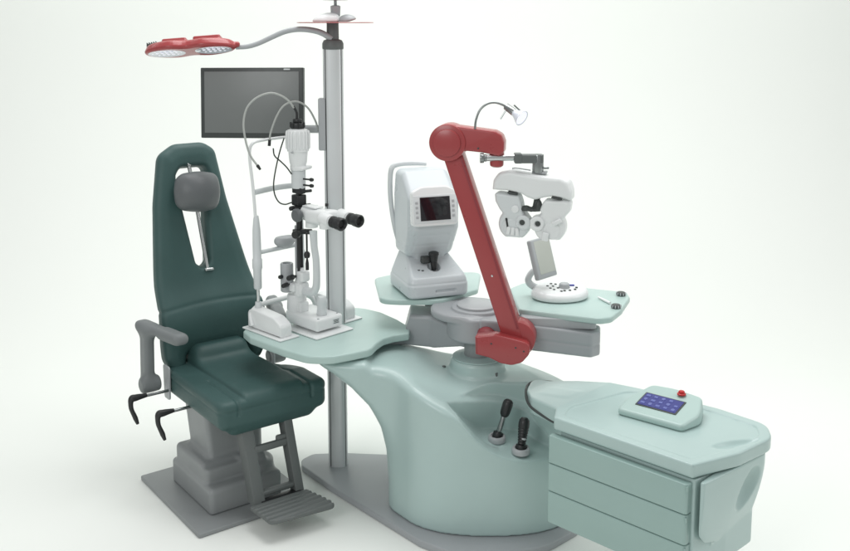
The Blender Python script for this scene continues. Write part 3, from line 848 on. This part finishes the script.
b = MB(RF); b.prism(rpoly([(-.112, -.082), (.112, -.082), (.106, .078), (.06, .100), (-.06, .100), (-.106, .078)], [.025, .025, .02, .05, .05, .02], 5), -.030, .012, .007,
       Matrix.Translation(V((-.012, -.126, .418))) @ Matrix.Rotation(R(80), 4, 'X')); bz = b.build('screen_bezel', M['white'], ar)
SB = RF @ Matrix.Translation(V((-.012, -.126, .418))) @ Matrix.Rotation(R(80), 4, 'X')
b = MB(SB); b.box((.0, -.004, .013), (.206, .128, .004), .0015); pf = b.build('screen_surround', M['white_g'], ar)
b = MB(SB); b.box((.0, -.002, .0160), (.146, .108, .004), .0015); b.build('screen', M['screen'], ar)
b = MB(SB)
for s in (-1, 1):
    for k in range(4): b.box((s*.089, -.038+k*.022, .0155), (.012, .012, .003), .001)
b.build('side_key', M['silver'], pf, split=True)
b = MB(RF); b.cyl((0, -.09, .115), (0, -.09, .155), .011, .016); b.cyl((0, -.09, .155), (0, -.09, .185), .0165, .021); b.lathe([(0, 0), (.021, 0), (.025, .006), (.024, .016), (.014, .021), (0, .022)], (0, -.09, .184)); b.build('joystick', M['black'], ar)
b = MB(RF); b.box((-.035, -.072, .165), (.045, .03, .035), .008); b.build('joystick_bracket', M['dark'], ar)
b = MB(RF); b.cyl((-.08, -.105, .118), (-.08, -.105, .128), .007); b.cyl((-.063, -.11, .118), (-.063, -.11, .126), .007); b.build('push_button', M['dark'], ar, split=True)
b = MB(RF); b.tube([(-.105, .10, .20), (-.122, .13, .30), (-.132, .15, .42), (-.132, .155, .52), (-.122, .155, .572), (-.09, .15, .588), (-.03, .14, .592), (.04, .12, .588)], [.010, .011, .012, .012, .013, .013, .013, .010], 14, 8, flat=(1, 1.0)); b.build('carry_handle', M['white_g'], ar)

# ================================================================== CONTROLLER ON RIGHT TRAY
kp = thing('phoropter_controller', 'white domed keypad with a tilted flat display on a curved stem, on the right tray', 'controller', (.615, 4.29, .905))
KC = V((.613, 4.285, .905))
def dome(X, Y, Z):
    x, y = X*.985+Y*.17, -X*.17+Y*.985
    d2 = (np.sqrt((x/.133)**2+(y/.105)**2)-1)*.105
    top = .050-.2*(-y+0*x)*-.0+.10*y
    d = ext(d2+.25*np.clip(Z-.018, 0, 1), np.maximum(Z-top, .002-Z), .016)
    return d+.002*np.exp(-((Z-.016)/.0022)**2)
D_ = Matrix.Translation(KC)
sdf_mesh('keypad_base', dome, (-.16, -.14, -.005), (.16, .14, .08), .0038, M['white'], kp, D_)
b = MB(D_)
for x, y in ((-.045, -.015), (-.03, .01), (-.015, .035), (-.055, .012), (-.03, -.032), (-.010, -.012), (.015, -.045), (.04, -.04), (.065, -.028), (.075, -.005), (.0, -.052), (-.035, .04)):
    b.cyl((x, y, .046+.1*y), (x, y, .0535+.1*y), .0062, seg=16)
b.build('key', M['dark'], kp, split=True)
b = MB(D_); b.lathe([(0, 0), (.026, 0), (.023, .018), (.018, .022), (0, .022)], (.02, .0, .048)); b.build('dial', M['silver'], kp)
b = MB(D_); b.box((.058, .02, .054), (.022, .010, .006), .002); b.build('blue_key', mat('blue_key', (52, 58, 160), .4), kp)
tr_ = V((.66, .70, .0)).normalized(); tup = V((-.30, .10, .93)); tup = (tup-tr_*tup.dot(tr_)).normalized(); tn = tr_.cross(tup)
if tn.y > 0: tn = -tn
TC = PY(543, 258, 4.27)
QM = Matrix.Translation(TC) @ Matrix((tr_, tup, tn)).transposed().to_4x4()
b = MB(QM); b.box((0, 0, -.006), (.142, .182, .026), .008); tb = b.build('display_housing', M['silver'], kp)
b = MB(QM); b.box((.005, .006, .0062), (.112, .150, .004), .001); b.build('display', mat('pale_display', (190, 194, 186), .15), kp)
b = MB(); b.tube([KC+V((-.10, .03, .035)), KC+V((-.135, .03, .06)), KC+V((-.14, .02, .09)), KC+V((-.115, .01, .125)), TC+tup*-.07-tn*.015], [.017, .016, .015, .014, .014], 16, 8); b.build('stem', M['white_g'], kp)

# ================================================================== COLUMN
CO = V((-.419, 4.44, 0))
cl = thing('support_column', 'tall brushed aluminium column behind the chair, standing on the grey base', 'column', CO+V((0, 0, .03)))
prof = []
for k in range(96):
    a = 2*math.pi*k/96; x, y = math.cos(a), math.sin(a)
    r = 1/((abs(x)/.046)**2.6+(abs(y)/.040)**2.6)**(1/2.6)
    dg = min(abs((math.degrees(a)-g_+180) % 360-180) for g_ in (221, 329, 41, 149))
    if dg < 5: r -= .006
    prof.append((CO.x+r*x, CO.y+r*y))
b = MB(); b.prism(prof, .032, 2.03, 0); b.build('extrusion', M['alu'], cl, angle=25)
b = MB()
for g_ in (221, 329):
    a = R(g_); x, y = math.cos(a), math.sin(a); r = 1/((abs(x)/.046)**2.6+(abs(y)/.040)**2.6)**(1/2.6)-.0050
    b.cyl((CO.x+r*x, CO.y+r*y, .034), (CO.x+r*x, CO.y+r*y, 2.028), .0032, seg=10)
b.build('groove_seal', M['dark'], cl, split=True)
b = MB(); b.lathe([(0, 0), (.047, 0), (.0485, .006), (.0485, .026), (.042, .040), (.028, .046), (.027, .128), (0, .128)], CO+V((0, 0, 2.026)), seg=56); b.build('collar', M['grey_d'], cl)

# lamp-head fixture on top of the column
fx = thing('ceiling_fixture', 'small projector lamp with thin red disc and pale cups, on top of the column', 'lamp', CO+V((0, 0, 2.12)))
zt_ = PY(343, 22.5, 4.44).z
b = MB(); b.lathe([(0, 0), (.172, 0), (.174, .002), (.172, .004), (0, .004)], V((CO.x+.012, CO.y, zt_-.002)), seg=72); b.build('red_disc', M['red'], fx)
def bowl(X, Y, Z): return smax(smin(sell(X, Y, Z, (0, 0, 0), (.062, .05, .036)), sell(X, Y, Z, (.02, 0, .012), (.045, .04, .03)), .01), -Z-.0, .006)
cB = PY(326, 21.5, 4.42); sdf_mesh('pale_cup', bowl, (-.08, -.07, -.02), (.08, .07, .06), .004, M['white'], fx, Matrix.Translation(V((cB.x, cB.y, zt_+.003))))
def cup2(X, Y, Z): return smax(smax(sell(X, Y, Z, (0, 0, 0), (.045, .04, .034)), -Z-.0, .004), -(Z-.012+.0-.35*(X+.02)+.0)-.02, .004)
cB = PY(347.5, 20, 4.42); sdf_mesh('dark_cup', cup2, (-.06, -.06, -.01), (.06, .06, .05), .004, M['silver'], fx, Matrix.Translation(V((cB.x, cB.y, zt_+.003))))
p = PY(335.5, 11, 4.44)
b = MB(); b.cyl((p.x, p.y, zt_+.006), (p.x, p.y, p.z-.018), .014, .020); b.build('stem', M['grey_d'], fx)
b = MB(); b.lathe([(0, -.028), (.016, -.028), (.021, -.018), (.023, .022), (.014, .026), (.0, .026)], p); b.build('socket', M['silver'], fx)
b = MB(); b.cyl((p.x, p.y, p.z+.024), (p.x, p.y, p.z+.06), .007); b.build('pin', M['steel'], fx)
b = MB(); b.lathe([(0, 0), (.055, .002), (.066, .010), (.066, .03), (0, .04)], (p.x, p.y, p.z+.047), seg=48); b.build('top_disc', M['silver'], fx)

# ================================================================== EXAMINATION LAMP
el = thing('examination_lamp', 'red examination lamp with twin oval lenses on a curved grey arm from the column top', 'lamp', PY(192, 49, 4.40))
b = MB(); b.tube([PY(x, y, 4.42) for x, y in ((332, 39), (322, 33), (311, 30), (298, 29.2), (285, 31.5), (272, 37), (259, 43), (248, 46.3), (236, 47.2))], [.014, .0135, .013, .0125, .012, .0115, .011, .011, .0105], 18, 10); b.build('curved_arm', M['silver'], el)
LC = PY(190.5, 49.5, 4.40)
lx = (PY(238, 46.5, 4.40)-PY(147, 53.5, 4.40)).normalized()
lnrm = V((0, -math.sin(R(15)), -math.cos(R(15)))); lnrm = (lnrm-lx*lnrm.dot(lx)).normalized(); ly = lnrm.cross(lx)
LM = frame(lx, ly, lnrm, LC)       # z = light direction (down, towards the camera)
out = []
for k in range(72):
    a = 2*math.pi*k/72; x = .206*math.cos(a); y = .105*math.sin(a)
    y *= 1-.28*math.exp(-(x/.05)**2)
    out.append((x, y))
def lampf(X, Y, Z):
    d2 = spoly(X[:, :, 0], Y[:, :, 0], out)[:, :, None]
    d = ext(d2+.45*np.clip(-Z, 0, 1), abs(Z+.010)-.022, .014)
    d = smin(d, sbox(X, Y, Z, (-.06, -.0, -.030), (.055, .055, .016), .008), .006)
    d = smin(d, sbox(X, Y, Z, (.085, -.0, -.034), (.062, .05, .015), .008), .006)
    d = smin(d, scap(X, Y, Z, (.19, 0, -.005), (.212, 0, -.008), .013), .01)
    for s in (-1, 1): d = smax(d, -sell(X, Y, Z, (s*.106, .004, .028), (.092, .070, .028)), .003)
    return d
sdf_mesh('lamp_head', lampf, (-.235, -.125, -.06), (.255, .125, .03), .0042, M['red'], el, LM)
for s in (-1, 1):
    b = MB(LM); b.lathe([(0, .0), (.6, .0), (.97, .004), (1.0, .009), (.96, .011), (.5, .006), (0, .004)], (s*.106, .004, .0015), (0, 0, 1), 64, .086, .065)
    le = b.build('lens', M['lens'], el)
    b = MB(LM)
    for i in range(7):
        for j in range(3):
            x, y = (i-3)*.022, (j-1)*.032
            if (x/.075)**2+(y/.055)**2 < 1: b.lathe([(0, .004), (.5, .003), (1, 0)], (s*.106+x, .004+y, .0075), (0, 0, 1), 14, .0085, .0085)
    b.build('led', M['led'], le, split=True)
b = MB(LM)
for k in range(5): b.box((-.195+k*.010, -.02, -.032-k*.001), (.0035, .05, .028), .001)
b.build('cooling_fin', M['dark'], el, split=True)

# ================================================================== MONITOR
mn = thing('monitor', 'flat grey computer monitor with a dark frame mounted on the column above the chair back', 'monitor', PY(250, 103, 4.58))
c00, c10, c11, c01 = PY(198.5, 67.5, 4.62), PY(302, 67.5, 4.55), PY(304, 138.5, 4.52), PY(202.5, 138, 4.59)
mc = (c00+c10+c11+c01)/4; mu = (c10-c00+c11-c01).normalized(); mv = (c00-c01+c10-c11); mv = (mv-mu*mv.dot(mu)).normalized(); mw = mu.cross(mv)
if mw.y > 0: mw = -mw
MM = Matrix.Translation(mc) @ Matrix((mu, mv, mw)).transposed().to_4x4()
WM, HMn = ((c10-c00).length+(c11-c01).length)/2, ((c00-c01).length+(c10-c11).length)/2
b = MB(MM); b.box((0, 0, -.02), (WM, HMn, .036), .005); b.box((0, 0, -.045), (WM*.6, HMn*.6, .03), .012); b.build('frame', M['dark'], mn)
b = MB(MM); b.box((0, .003, -.001), (WM-.040, HMn-.044, .004), .0008); sc_ = b.build('screen', M['monitor'], mn)
b = MB(MM); b.box((WM*.345, HMn/2-.0085, -.001), (.030, .006, .003), 0); b.build('name_plate', M['white_g'], mn)
b = MB(); q0, q1_ = PY(298, 129, 4.54), PY(320, 129, 4.46)
b.tube([q0, (q0+q1_)/2, q1_], .019, 14, 1); b.cyl(q0-V((.02, 0, 0)), q0+V((.02, 0, 0)), .024); b.build('mounting_arm', M['silver'], mn)
m0 = PY(322.5, 98, 4.43); m1 = PY(322.5, 150, 4.43)
b = MB(); b.box((m0+m1)/2, (.034, .05, (m0-m1).length), .006); b.build('mounting_rail', M['silver'], mn)

# ================================================================== SLIT LAMP
sa, sb = V((.70, .714, 0)), V((.714, -.70, 0))
SO = V((-.577, 4.37, .743)); SL = frame(sa, sb, (0, 0, 1), SO)
SL = Matrix.Translation(SO) @ Matrix((sa, sb, V((0, 0, 1)))).transposed().to_4x4()   # x = lateral, y = towards examiner (left handed)
if SL.determinant() < 0:
    pass
def S(a, bb, z): return SO+sa*a+sb*bb+V((0, 0, z))
def bmS(): return MB()
SR = frame(sa, -sb, (0, 0, 1), SO)              # right handed: y = away from examiner
sl_ = thing('slit_lamp', 'white slit lamp microscope with chin rest frame and dark eyepieces, on the left mint table', 'slit lamp', SO)
def T(a, bb, z): return V((a, -bb, z))          # local to SR
SK = Matrix.Translation(V((0, .05, 0))) @ SR     # the base stands a little further back
SJ = Matrix.Translation(V((-.022, .03, 0))) @ SR
b = MB(SK); b.prism(rpoly([(-.245, .14), (-.135, .14), (-.135, -.15), (-.245, -.15)], .006, 2), 0, .006, .0015); b.build('rail_plate', M['white'], sl_)
b = MB(SK); b.prism(rpoly([(.135, .14), (.245, .14), (.245, -.15), (.135, -.15)], .006, 2), 0, .006, .0015); b.build('rail_plate', M['white'], sl_)
b = MB(SK); b.prism(rpoly([(-.115, -.01), (.105, -.01), (.105, -.245), (-.115, -.245)], .005, 2), .0005, .0065, .0015); b.build('slide_plate', M['white'], sl_)
for s, nm in ((-1, 'rail_cover'), (1, 'rail_cover')):
    pr = rpoly([(-.125, .006), (.125, .006), (.125, .060), (.07, .088), (-.09, .098), (-.125, .085)], [.003, .003, .03, .05, .03, .03], 6)
    b = MB(SK)
    Mx = Matrix(((0, 0, 1, 0), (-1, 0, 0, 0), (0, 1, 0, 0), (0, 0, 0, 1)))
    b.prism(pr, s*.19-.032, s*.19+.032, .006, Mx); c_ = b.build(nm, M['white'], sl_)
    b = MB(SK); b.prism(rpoly([(.03, .012), (.11, .012), (.11, .05), (.06, .07), (.03, .07)], .012, 4), s*.19-.0335, s*.19-.030, 0, Mx)
    if s > 0: b.build('cover_recess', M['silver'], c_)
    else: b.bm.free()
b = MB(SK); b.cyl(T(-.225, .115, .06), T(-.2215+.0, .115, .06), .006); b.bm.free()
# patient-side arch
b = MB(); b.tube([S(-.19, -.115, .02), S(-.18, -.14, .07), S(-.12, -.145, .10), S(0, -.145, .103), S(.12, -.145, .10), S(.18, -.14, .07), S(.19, -.115, .02)], .012, 12, 6); b.build('frame_foot', M['white'], sl_)
b = MB(); b.cyl(S(-.15, -.10, .06), S(-.15, -.10, .105), .016)
# base box
b.bm.free()
b = MB(SK); b.box(T(0, .085, .045), (.155, .235, .058), .012); bs_ = b.build('base', M['white'], sl_)
b = MB(SK); b.box(T(.0779, .16, .046), (.0012, .034, .026), 0); b.bm.free()
b = MB(SK); b.box(T(.035, .2030, .047), (.040, .0014, .024), 0); lb_ = b.build('label', M['white_g'], bs_)
b = MB(SK)
for k in range(3): b.box(T(.035, .2040, .040+k*.0065), (.030-.006*(k % 2), .001, .0028), 0)
b.build('label_print', M['dark'], bs_)
b = MB(SK)
for a_, b_ in ((-.05, .0), (.06, .18), (-.06, .19)): b.cyl(T(a_, b_, .073), T(a_, b_, .0765), .005, seg=16)
b.build('base_screw', M['silver'], bs_, split=True)
b = MB(SJ); b.cyl(T(0, .0, .07), T(0, .0, .152), .047, .044, bev=.008); b.box(T(.0, .045, .095), (.05, .03, .05), .008); b.build('pivot_post', M['white'], sl_)
b = MB(SK); b.lathe([(0, 0), (.021, 0), (.024, .006), (.023, .024), (.020, .040), (.023, .058), (.025, .072), (.018, .088), (0, .09)], T(-.005, .150, .072)); b.build('joystick', M['white_g'], sl_)
# left counterweight block and knobs
b = MB(SR); b.lathe([(0, 0), (.026, 0), (.030, .004), (.030, .13), (.027, .135), (.020, .135), (.020, .125), (0, .125)], T(-.035, -.055, .165)); b.build('drum', M['silver'], sl_)
b = MB(SR); b.box(T(-.02, -.03, .19), (.05, .07, .04), .01); b.box(T(0, -.0, .185), (.055, .07, .06), .012)
b.cyl(T(0, 0, .15), T(0, 0, .215), .030); b.build('arm_joint', M['white'], sl_)
for a_, b_, z_, r_ in ((-.065, .0, .245, .0135), (-.075, -.03, .205, .011), (-.07, -.06, .24, .010)):
    b = MB(SR); b.cyl(T(a_+.04, b_, z_), T(a_+.02, b_, z_), r_*.5); b.cyl(T(a_+.022, b_-.0, z_), T(a_-.014, b_+.012, z_+.002), r_, r_*.9, bev=.003); b.build('knob', M['black'], sl_)
# microscope arm
b = MB(); b.tube([S(0, -.02, .178), S(.0, .04, .178), S(.0, .085, .182), S(0, .108, .20), S(0, .118, .235), S(0, .118, .33), S(0, .105, .40), S(0, .10, .47)], [.022, .021, .019, .018, .0165, .0155, .0155, .018], 18, 8, flat=(1, 1)); b.build('microscope_arm', M['white_g'], sl_)
# microscope
def SLM(X): return X
mz = .545
b = MB(SR); b.cyl(T(0, .045, mz+.005), T(0, .23, mz-.012), .037, .036, bev=.008); b.box(T(0, .16, mz-.0), (.088, .15, .062), .016, Matrix.Rotation(R(-4), 3, 'X')); b.cyl(T(-.0, .09, mz-.06), T(0, .09, mz-.02), .028); 
b.box(T(0, .10, mz+.037), (.05, .09, .006), .002); mi = b.build('microscope', M['white'], sl_)
b = MB(SR); b.lathe([(0, 0), (.022, 0), (.030, .006), (.031, .020), (.026, .026), (.013, .028), (0, .026)], T(-.042, .055, mz-.002), (-1, 0, 0), 40); b.lathe([(0, 0), (.022, 0), (.030, .006), (.031, .020), (.026, .026), (0, .026)], T(.042, .055, mz-.002), (1, 0, 0), 40); b.build('magnification_dial', M['vinyl'], sl_, split=True)
b = MB(SR); b.cyl(T(.035, .155, mz+.04), T(.035, .155, mz+.054), .008); b.build('lock_knob', M['black'], mi)
for s in (-1, 1):
    c = V((s*.050, 0, 0))
    b = MB(SR); b.cyl(c+T(0, .225, mz+.008), c+T(0, .285, mz+.004), .031, .027, bev=.007); b.cyl(c+T(0, .245, mz-.035), c+T(0, .245, mz+.01), .025); b.cyl(c+T(0, .28, mz+.004), c+T(0, .302, mz+.002), .020); et = b.build('eyepiece_tube', M['white'], sl_)
    b = MB(SR); b.lathe([(0, 0), (.023, 0), (.026, .004), (.026, .016), (.023, .019), (.023, .028), (.028, .038), (.029, .066), (.025, .071), (.020, .069), (.014, .056), (0, .054)], c+T(0, .292, mz+.003), T(0, 1, -.06), 40); b.build('eyepiece', M['black'], et)
# illumination tower
b = MB(SR)
for a_, b_ in ((-.012, .006), (.014, -.006)): b.cyl(T(a_, b_, .22), T(a_, b_, .66), .0075)
b.build('tower_rod', M['black'], sl_, split=True)
b = MB(SR); b.box(T(.0, -.015, .36), (.028, .012, .24), .003); b.build('tower_spine', M['silver'], sl_)
b = MB(SR); b.box(T(0, 0, .455), (.05, .045, .016), .004); b.cyl(T(-.045, .02, .445), T(-.015, .01, .445), .018, bev=.004); b.cyl(T(.02, .01, .45), T(.055, .02, .445), .013); b.box(T(0, .01, .45), (.08, .03, .02), .006)
b.box(T(0, 0, .60), (.052, .05, .05), .006); b.box(T(0, 0, .565), (.072, .045, .015), .004); b.cyl(T(-.034, .0, .565), T(-.052, .0, .565), .010); b.cyl(T(.03, .01, .57), T(.055, .015, .57), .009); b.box(T(0, 0, .645), (.035, .06, .03), .005); b.cyl(T(.005, .02, .64), T(.05, .03, .64), .007)
b.build('prism_housing', M['black'], sl_)
b = MB(SR); b.cyl(T(0, .052, .455), T(0, .052, .33), .0045); b.lathe([(0, 0), (.011, .002), (.014, .010), (.014, .022), (.009, .03), (0, .03)], T(0, .052, .335)); b.lathe([(0, 0), (.008, .0), (.008, .03), (.005, .05), (0, .05)], T(0, .052, .28)); b.build('test_bar', M['black'], sl_)
b = MB(SR); b.box(T(.0, .02, .245), (.05, .05, .05), .012); b.cyl(T(0, .0, .21), T(0, 0, .28), .026, .016); b.build('tower_base', M['white'], sl_)
# lamp head
LH = T(0, 0, 0)
b = MB(SR); b.lathe([(0, .655), (.030, .655), (.033, .662), (.033, .735), (.030, .738), (.0, .738)], LH); b.build('filter_drum', M['white_g'], sl_)
b = MB(SR); b.box(T(.012, .012, .748), (.085, .06, .016), .007, Matrix.Rotation(R(20), 3, 'Z')); b.cyl(T(0, 0, .738), T(0, 0, .76), .037); b.build('filter_wheel', M['white'], sl_)
b = MB(SR); b.lathe([(0, .756), (.034, .756), (.040, .775), (.0435, .815), (.0435, .822), (.0495, .826), (.0495, .905), (.045, .922), (.030, .928), (0, .928)], LH); lh = b.build('lamp_housing', M['white'], sl_)
b = MB(SR)
for k in range(18):
    a = 2*math.pi*k/18; x, y = .0495*math.cos(a), .0495*math.sin(a)
    b.tube([(x, y, .838), (x*1.04, y*1.04, .845), (x*1.04, y*1.04, .905), (x*.96, y*.96, .918)], .0042, 8, 3)
b.build('cooling_rib', M['white'], lh)
b = MB(SR); b.cyl(T(-.045, .02, .825), T(-.055, .023, .825), .005, seg=12); b.build('housing_screw', M['silver'], lh)
b = MB(SR); b.cyl(T(0, 0, .927), T(0, 0, .955), .031, bev=.004); b.cyl(T(0, 0, .955), T(0, 0, .972), .021, bev=.004)
for a in range(6): b.box(T(.031*math.cos(a), .031*math.sin(a), .945), (.008, .008, .024), .002)
b.build('lamp_cap', M['black'], sl_)
for z_ in (.700, .672):
    b = MB(SR); b.cyl(T(.0, .02, z_), T(.012, .075, z_), .0042); b.lathe([(0, 0), (.007, .001), (.009, .008), (.007, .018), (0, .02)], T(.011, .068, z_), T(.2, 1, 0), 16); b.build('slit_lever', M['black'], sl_)
# chin rest frame
def at255(y, px=255): return PY(px, y, 4.36)
PLx, PRx = -.15, .15; pb_ = -.125
b = MB()
b.tube([S(-.15, pb_, .35), S(-.152, pb_, .45), S(-.156, pb_, .56), S(-.165, pb_, .68), S(-.176, pb_, .78), S(-.176, pb_, .835), S(-.160, pb_, .862), S(-.12, pb_, .872), S(.0, pb_, .876), S(.07, pb_, .872), S(.105, pb_, .862), S(.116, pb_, .835), S(.114, pb_, .78), S(.108, pb_, .68), S(.103, pb_, .56), S(.10, pb_, .45), S(.10, pb_, .35)], .0070, 14, 6)
b.build('head_frame', M['white'], sl_)
for s in (-1, .667):
    b = MB(); b.cyl(S(s*.15, pb_, .10), S(s*.15, pb_, .24), .0085); ps = b.build('post_rod', M['chrome'], sl_)
    b = MB(); b.lathe([(0, 0), (.014, 0), (.0185, .006), (.0195, .09), (.023, .10), (.023, .14), (.0195, .145), (.0195, .20), (.018, .28), (.013, .33), (.010, .345), (0, .345)], S(s*.15, pb_, .185), seg=32); b.build('post_sleeve', M['white_g'], ps)
    b = MB(); b.cyl(S(s*.15, pb_, .055), S(s*.15, pb_, .125), .0175, .014, bev=.003); b.build('post_socket', M['white_g'], ps)
b = MB(); b.tube([S(-.155, pb_, .638), S(-.05, pb_-.012, .642), S(.05, pb_-.012, .642), S(.105, pb_, .638)], .013, 12, 5, flat=(.35, 1.)); b.build('forehead_band', M['white_g'], sl_)
b = MB(); b.tube([S(-.15, pb_, .355), S(-.06, pb_+.004, .357), S(.05, pb_+.004, .357), S(.10, pb_, .355)], .010, 12, 4)
b.cyl(S(-.03, pb_, .36), S(-.03, pb_, .385), .006); b.build('chin_bar', M['white_g'], sl_)
def chin(X, Y, Z): return smax(sell(X, Y, Z, (0, 0, 0), (.055, .038, .032)), -sell(X, Y, Z, (0, 0, .038), (.05, .04, .03)), .005)
sdf_mesh('chin_cup', chin, (-.07, -.05, -.04), (.07, .05, .04), .0035, M['silver'], sl_, SR @ Matrix.Translation(T(.0, pb_+.012, .392)))
# cables
def zp(x, y, Y): return PY(235+x/4.24, 85+y/4.24, Y)
def cable(name, pts, Y0, Y1, r, m, lab=None):
    n = len(pts); P = [zp(x, y, Y0+(Y1-Y0)*i/(n-1)) for i, (x, y) in enumerate(pts)]
    b = MB(); b.tube(P, r, 10, 8); return b.build(name, m, sl_, lab), P
_, Pc = cable('lamp_cable', [(250, 97), (228, 68), (195, 45), (150, 34), (95, 52), (52, 95), (36, 160), (45, 235), (66, 300), (98, 345)], 4.36, 4.28, .0048, M['cable'])
b = MB(); b.tube([Pc[-2]*.12+Pc[-1]*.88, Pc[-1], Pc[-1]+(Pc[-1]-Pc[-2]).normalized()*.018], [.0065, .0075, .005], 12, 2); b.build('cable_plug', M['black'], sl_)
b = MB(); b.tube([zp(248, 90, 4.36), zp(262, 118, 4.37), zp(262, 152, 4.37)], .0058, 12, 4); b.build('cable_plug', M['black'], sl_)
_, Pc = cable('accessory_cable', [(146, 240), (152, 200), (178, 130), (212, 84), (262, 70), (308, 96), (340, 150), (352, 190)], 4.36, 4.44, .0045, M['cable'])
b = MB(); b.tube([zp(145, 258, 4.36), zp(147, 232, 4.36)], .0070, 12, 1); b.build('cable_plug', M['black'], sl_)
cable('signal_cable', [(208, 225), (192, 275), (175, 345), (164, 415), (168, 462), (186, 496), (212, 506), (240, 498)], 4.34, 4.34, .0032, M['bcable'])
cable('signal_cable', [(162, 268), (168, 300), (195, 325), (220, 350), (240, 378)], 4.34, 4.34, .0032, M['bcable'])

# ================================================================== CAMERA, LIGHT
cam = bpy.data.cameras.new('camera'); co = bpy.data.objects.new('camera', cam); col.objects.link(co)
co.location = (0, 0, CH); co.rotation_euler = (R(90)-PIT, 0, 0)
cam.sensor_width = 36; cam.lens = 36*FOC/850; cam.shift_y = -(275.5-CY)/850; cam.clip_end = 100
scene.camera = co
w = bpy.data.worlds.new('World'); scene.world = w; w.use_nodes = True
w.node_tree.nodes['Background'].inputs[0].default_value = (.99, 1.0, .99, 1); w.node_tree.nodes['Background'].inputs[1].default_value = .47
def area(name, loc, target, size, power, colr=(1, 1, 1), sy=None):
    l = bpy.data.lights.new(name, 'AREA'); l.shape = 'RECTANGLE'; l.size = size; l.size_y = sy or size; l.energy = power; l.color = colr
    o = bpy.data.objects.new(name, l); col.objects.link(o); o.location = loc
    o.rotation_euler = (V(target)-V(loc)).to_track_quat('-Z', 'Y').to_euler(); return o
area('overhead_softbox', (.1, 4.6, 4.6), (-.1, 4.2, 0), 3.2, 106, (1, 1, 1), 2.2)
area('front_softbox', (-2.4, -.2, 3.4), (-.1, 4.3, .8), 2.0, 55, (1, 1, 1), 1.6)
area('side_softbox', (4.2, 3.2, 2.6), (.2, 4.3, .8), 1.4, 28, (1, 1, 1), 2.0)
area('backdrop_light', (-.6, 5.6, 4.9), (-.6, 8, 1.8), 10, 98, (.98, 1, .98), .8)
scene.view_settings.view_transform = 'Standard'; scene.view_settings.look = 'None'; scene.view_settings.gamma = 1
scene.view_settings.exposure = 0
scene.render.engine = 'CYCLES'
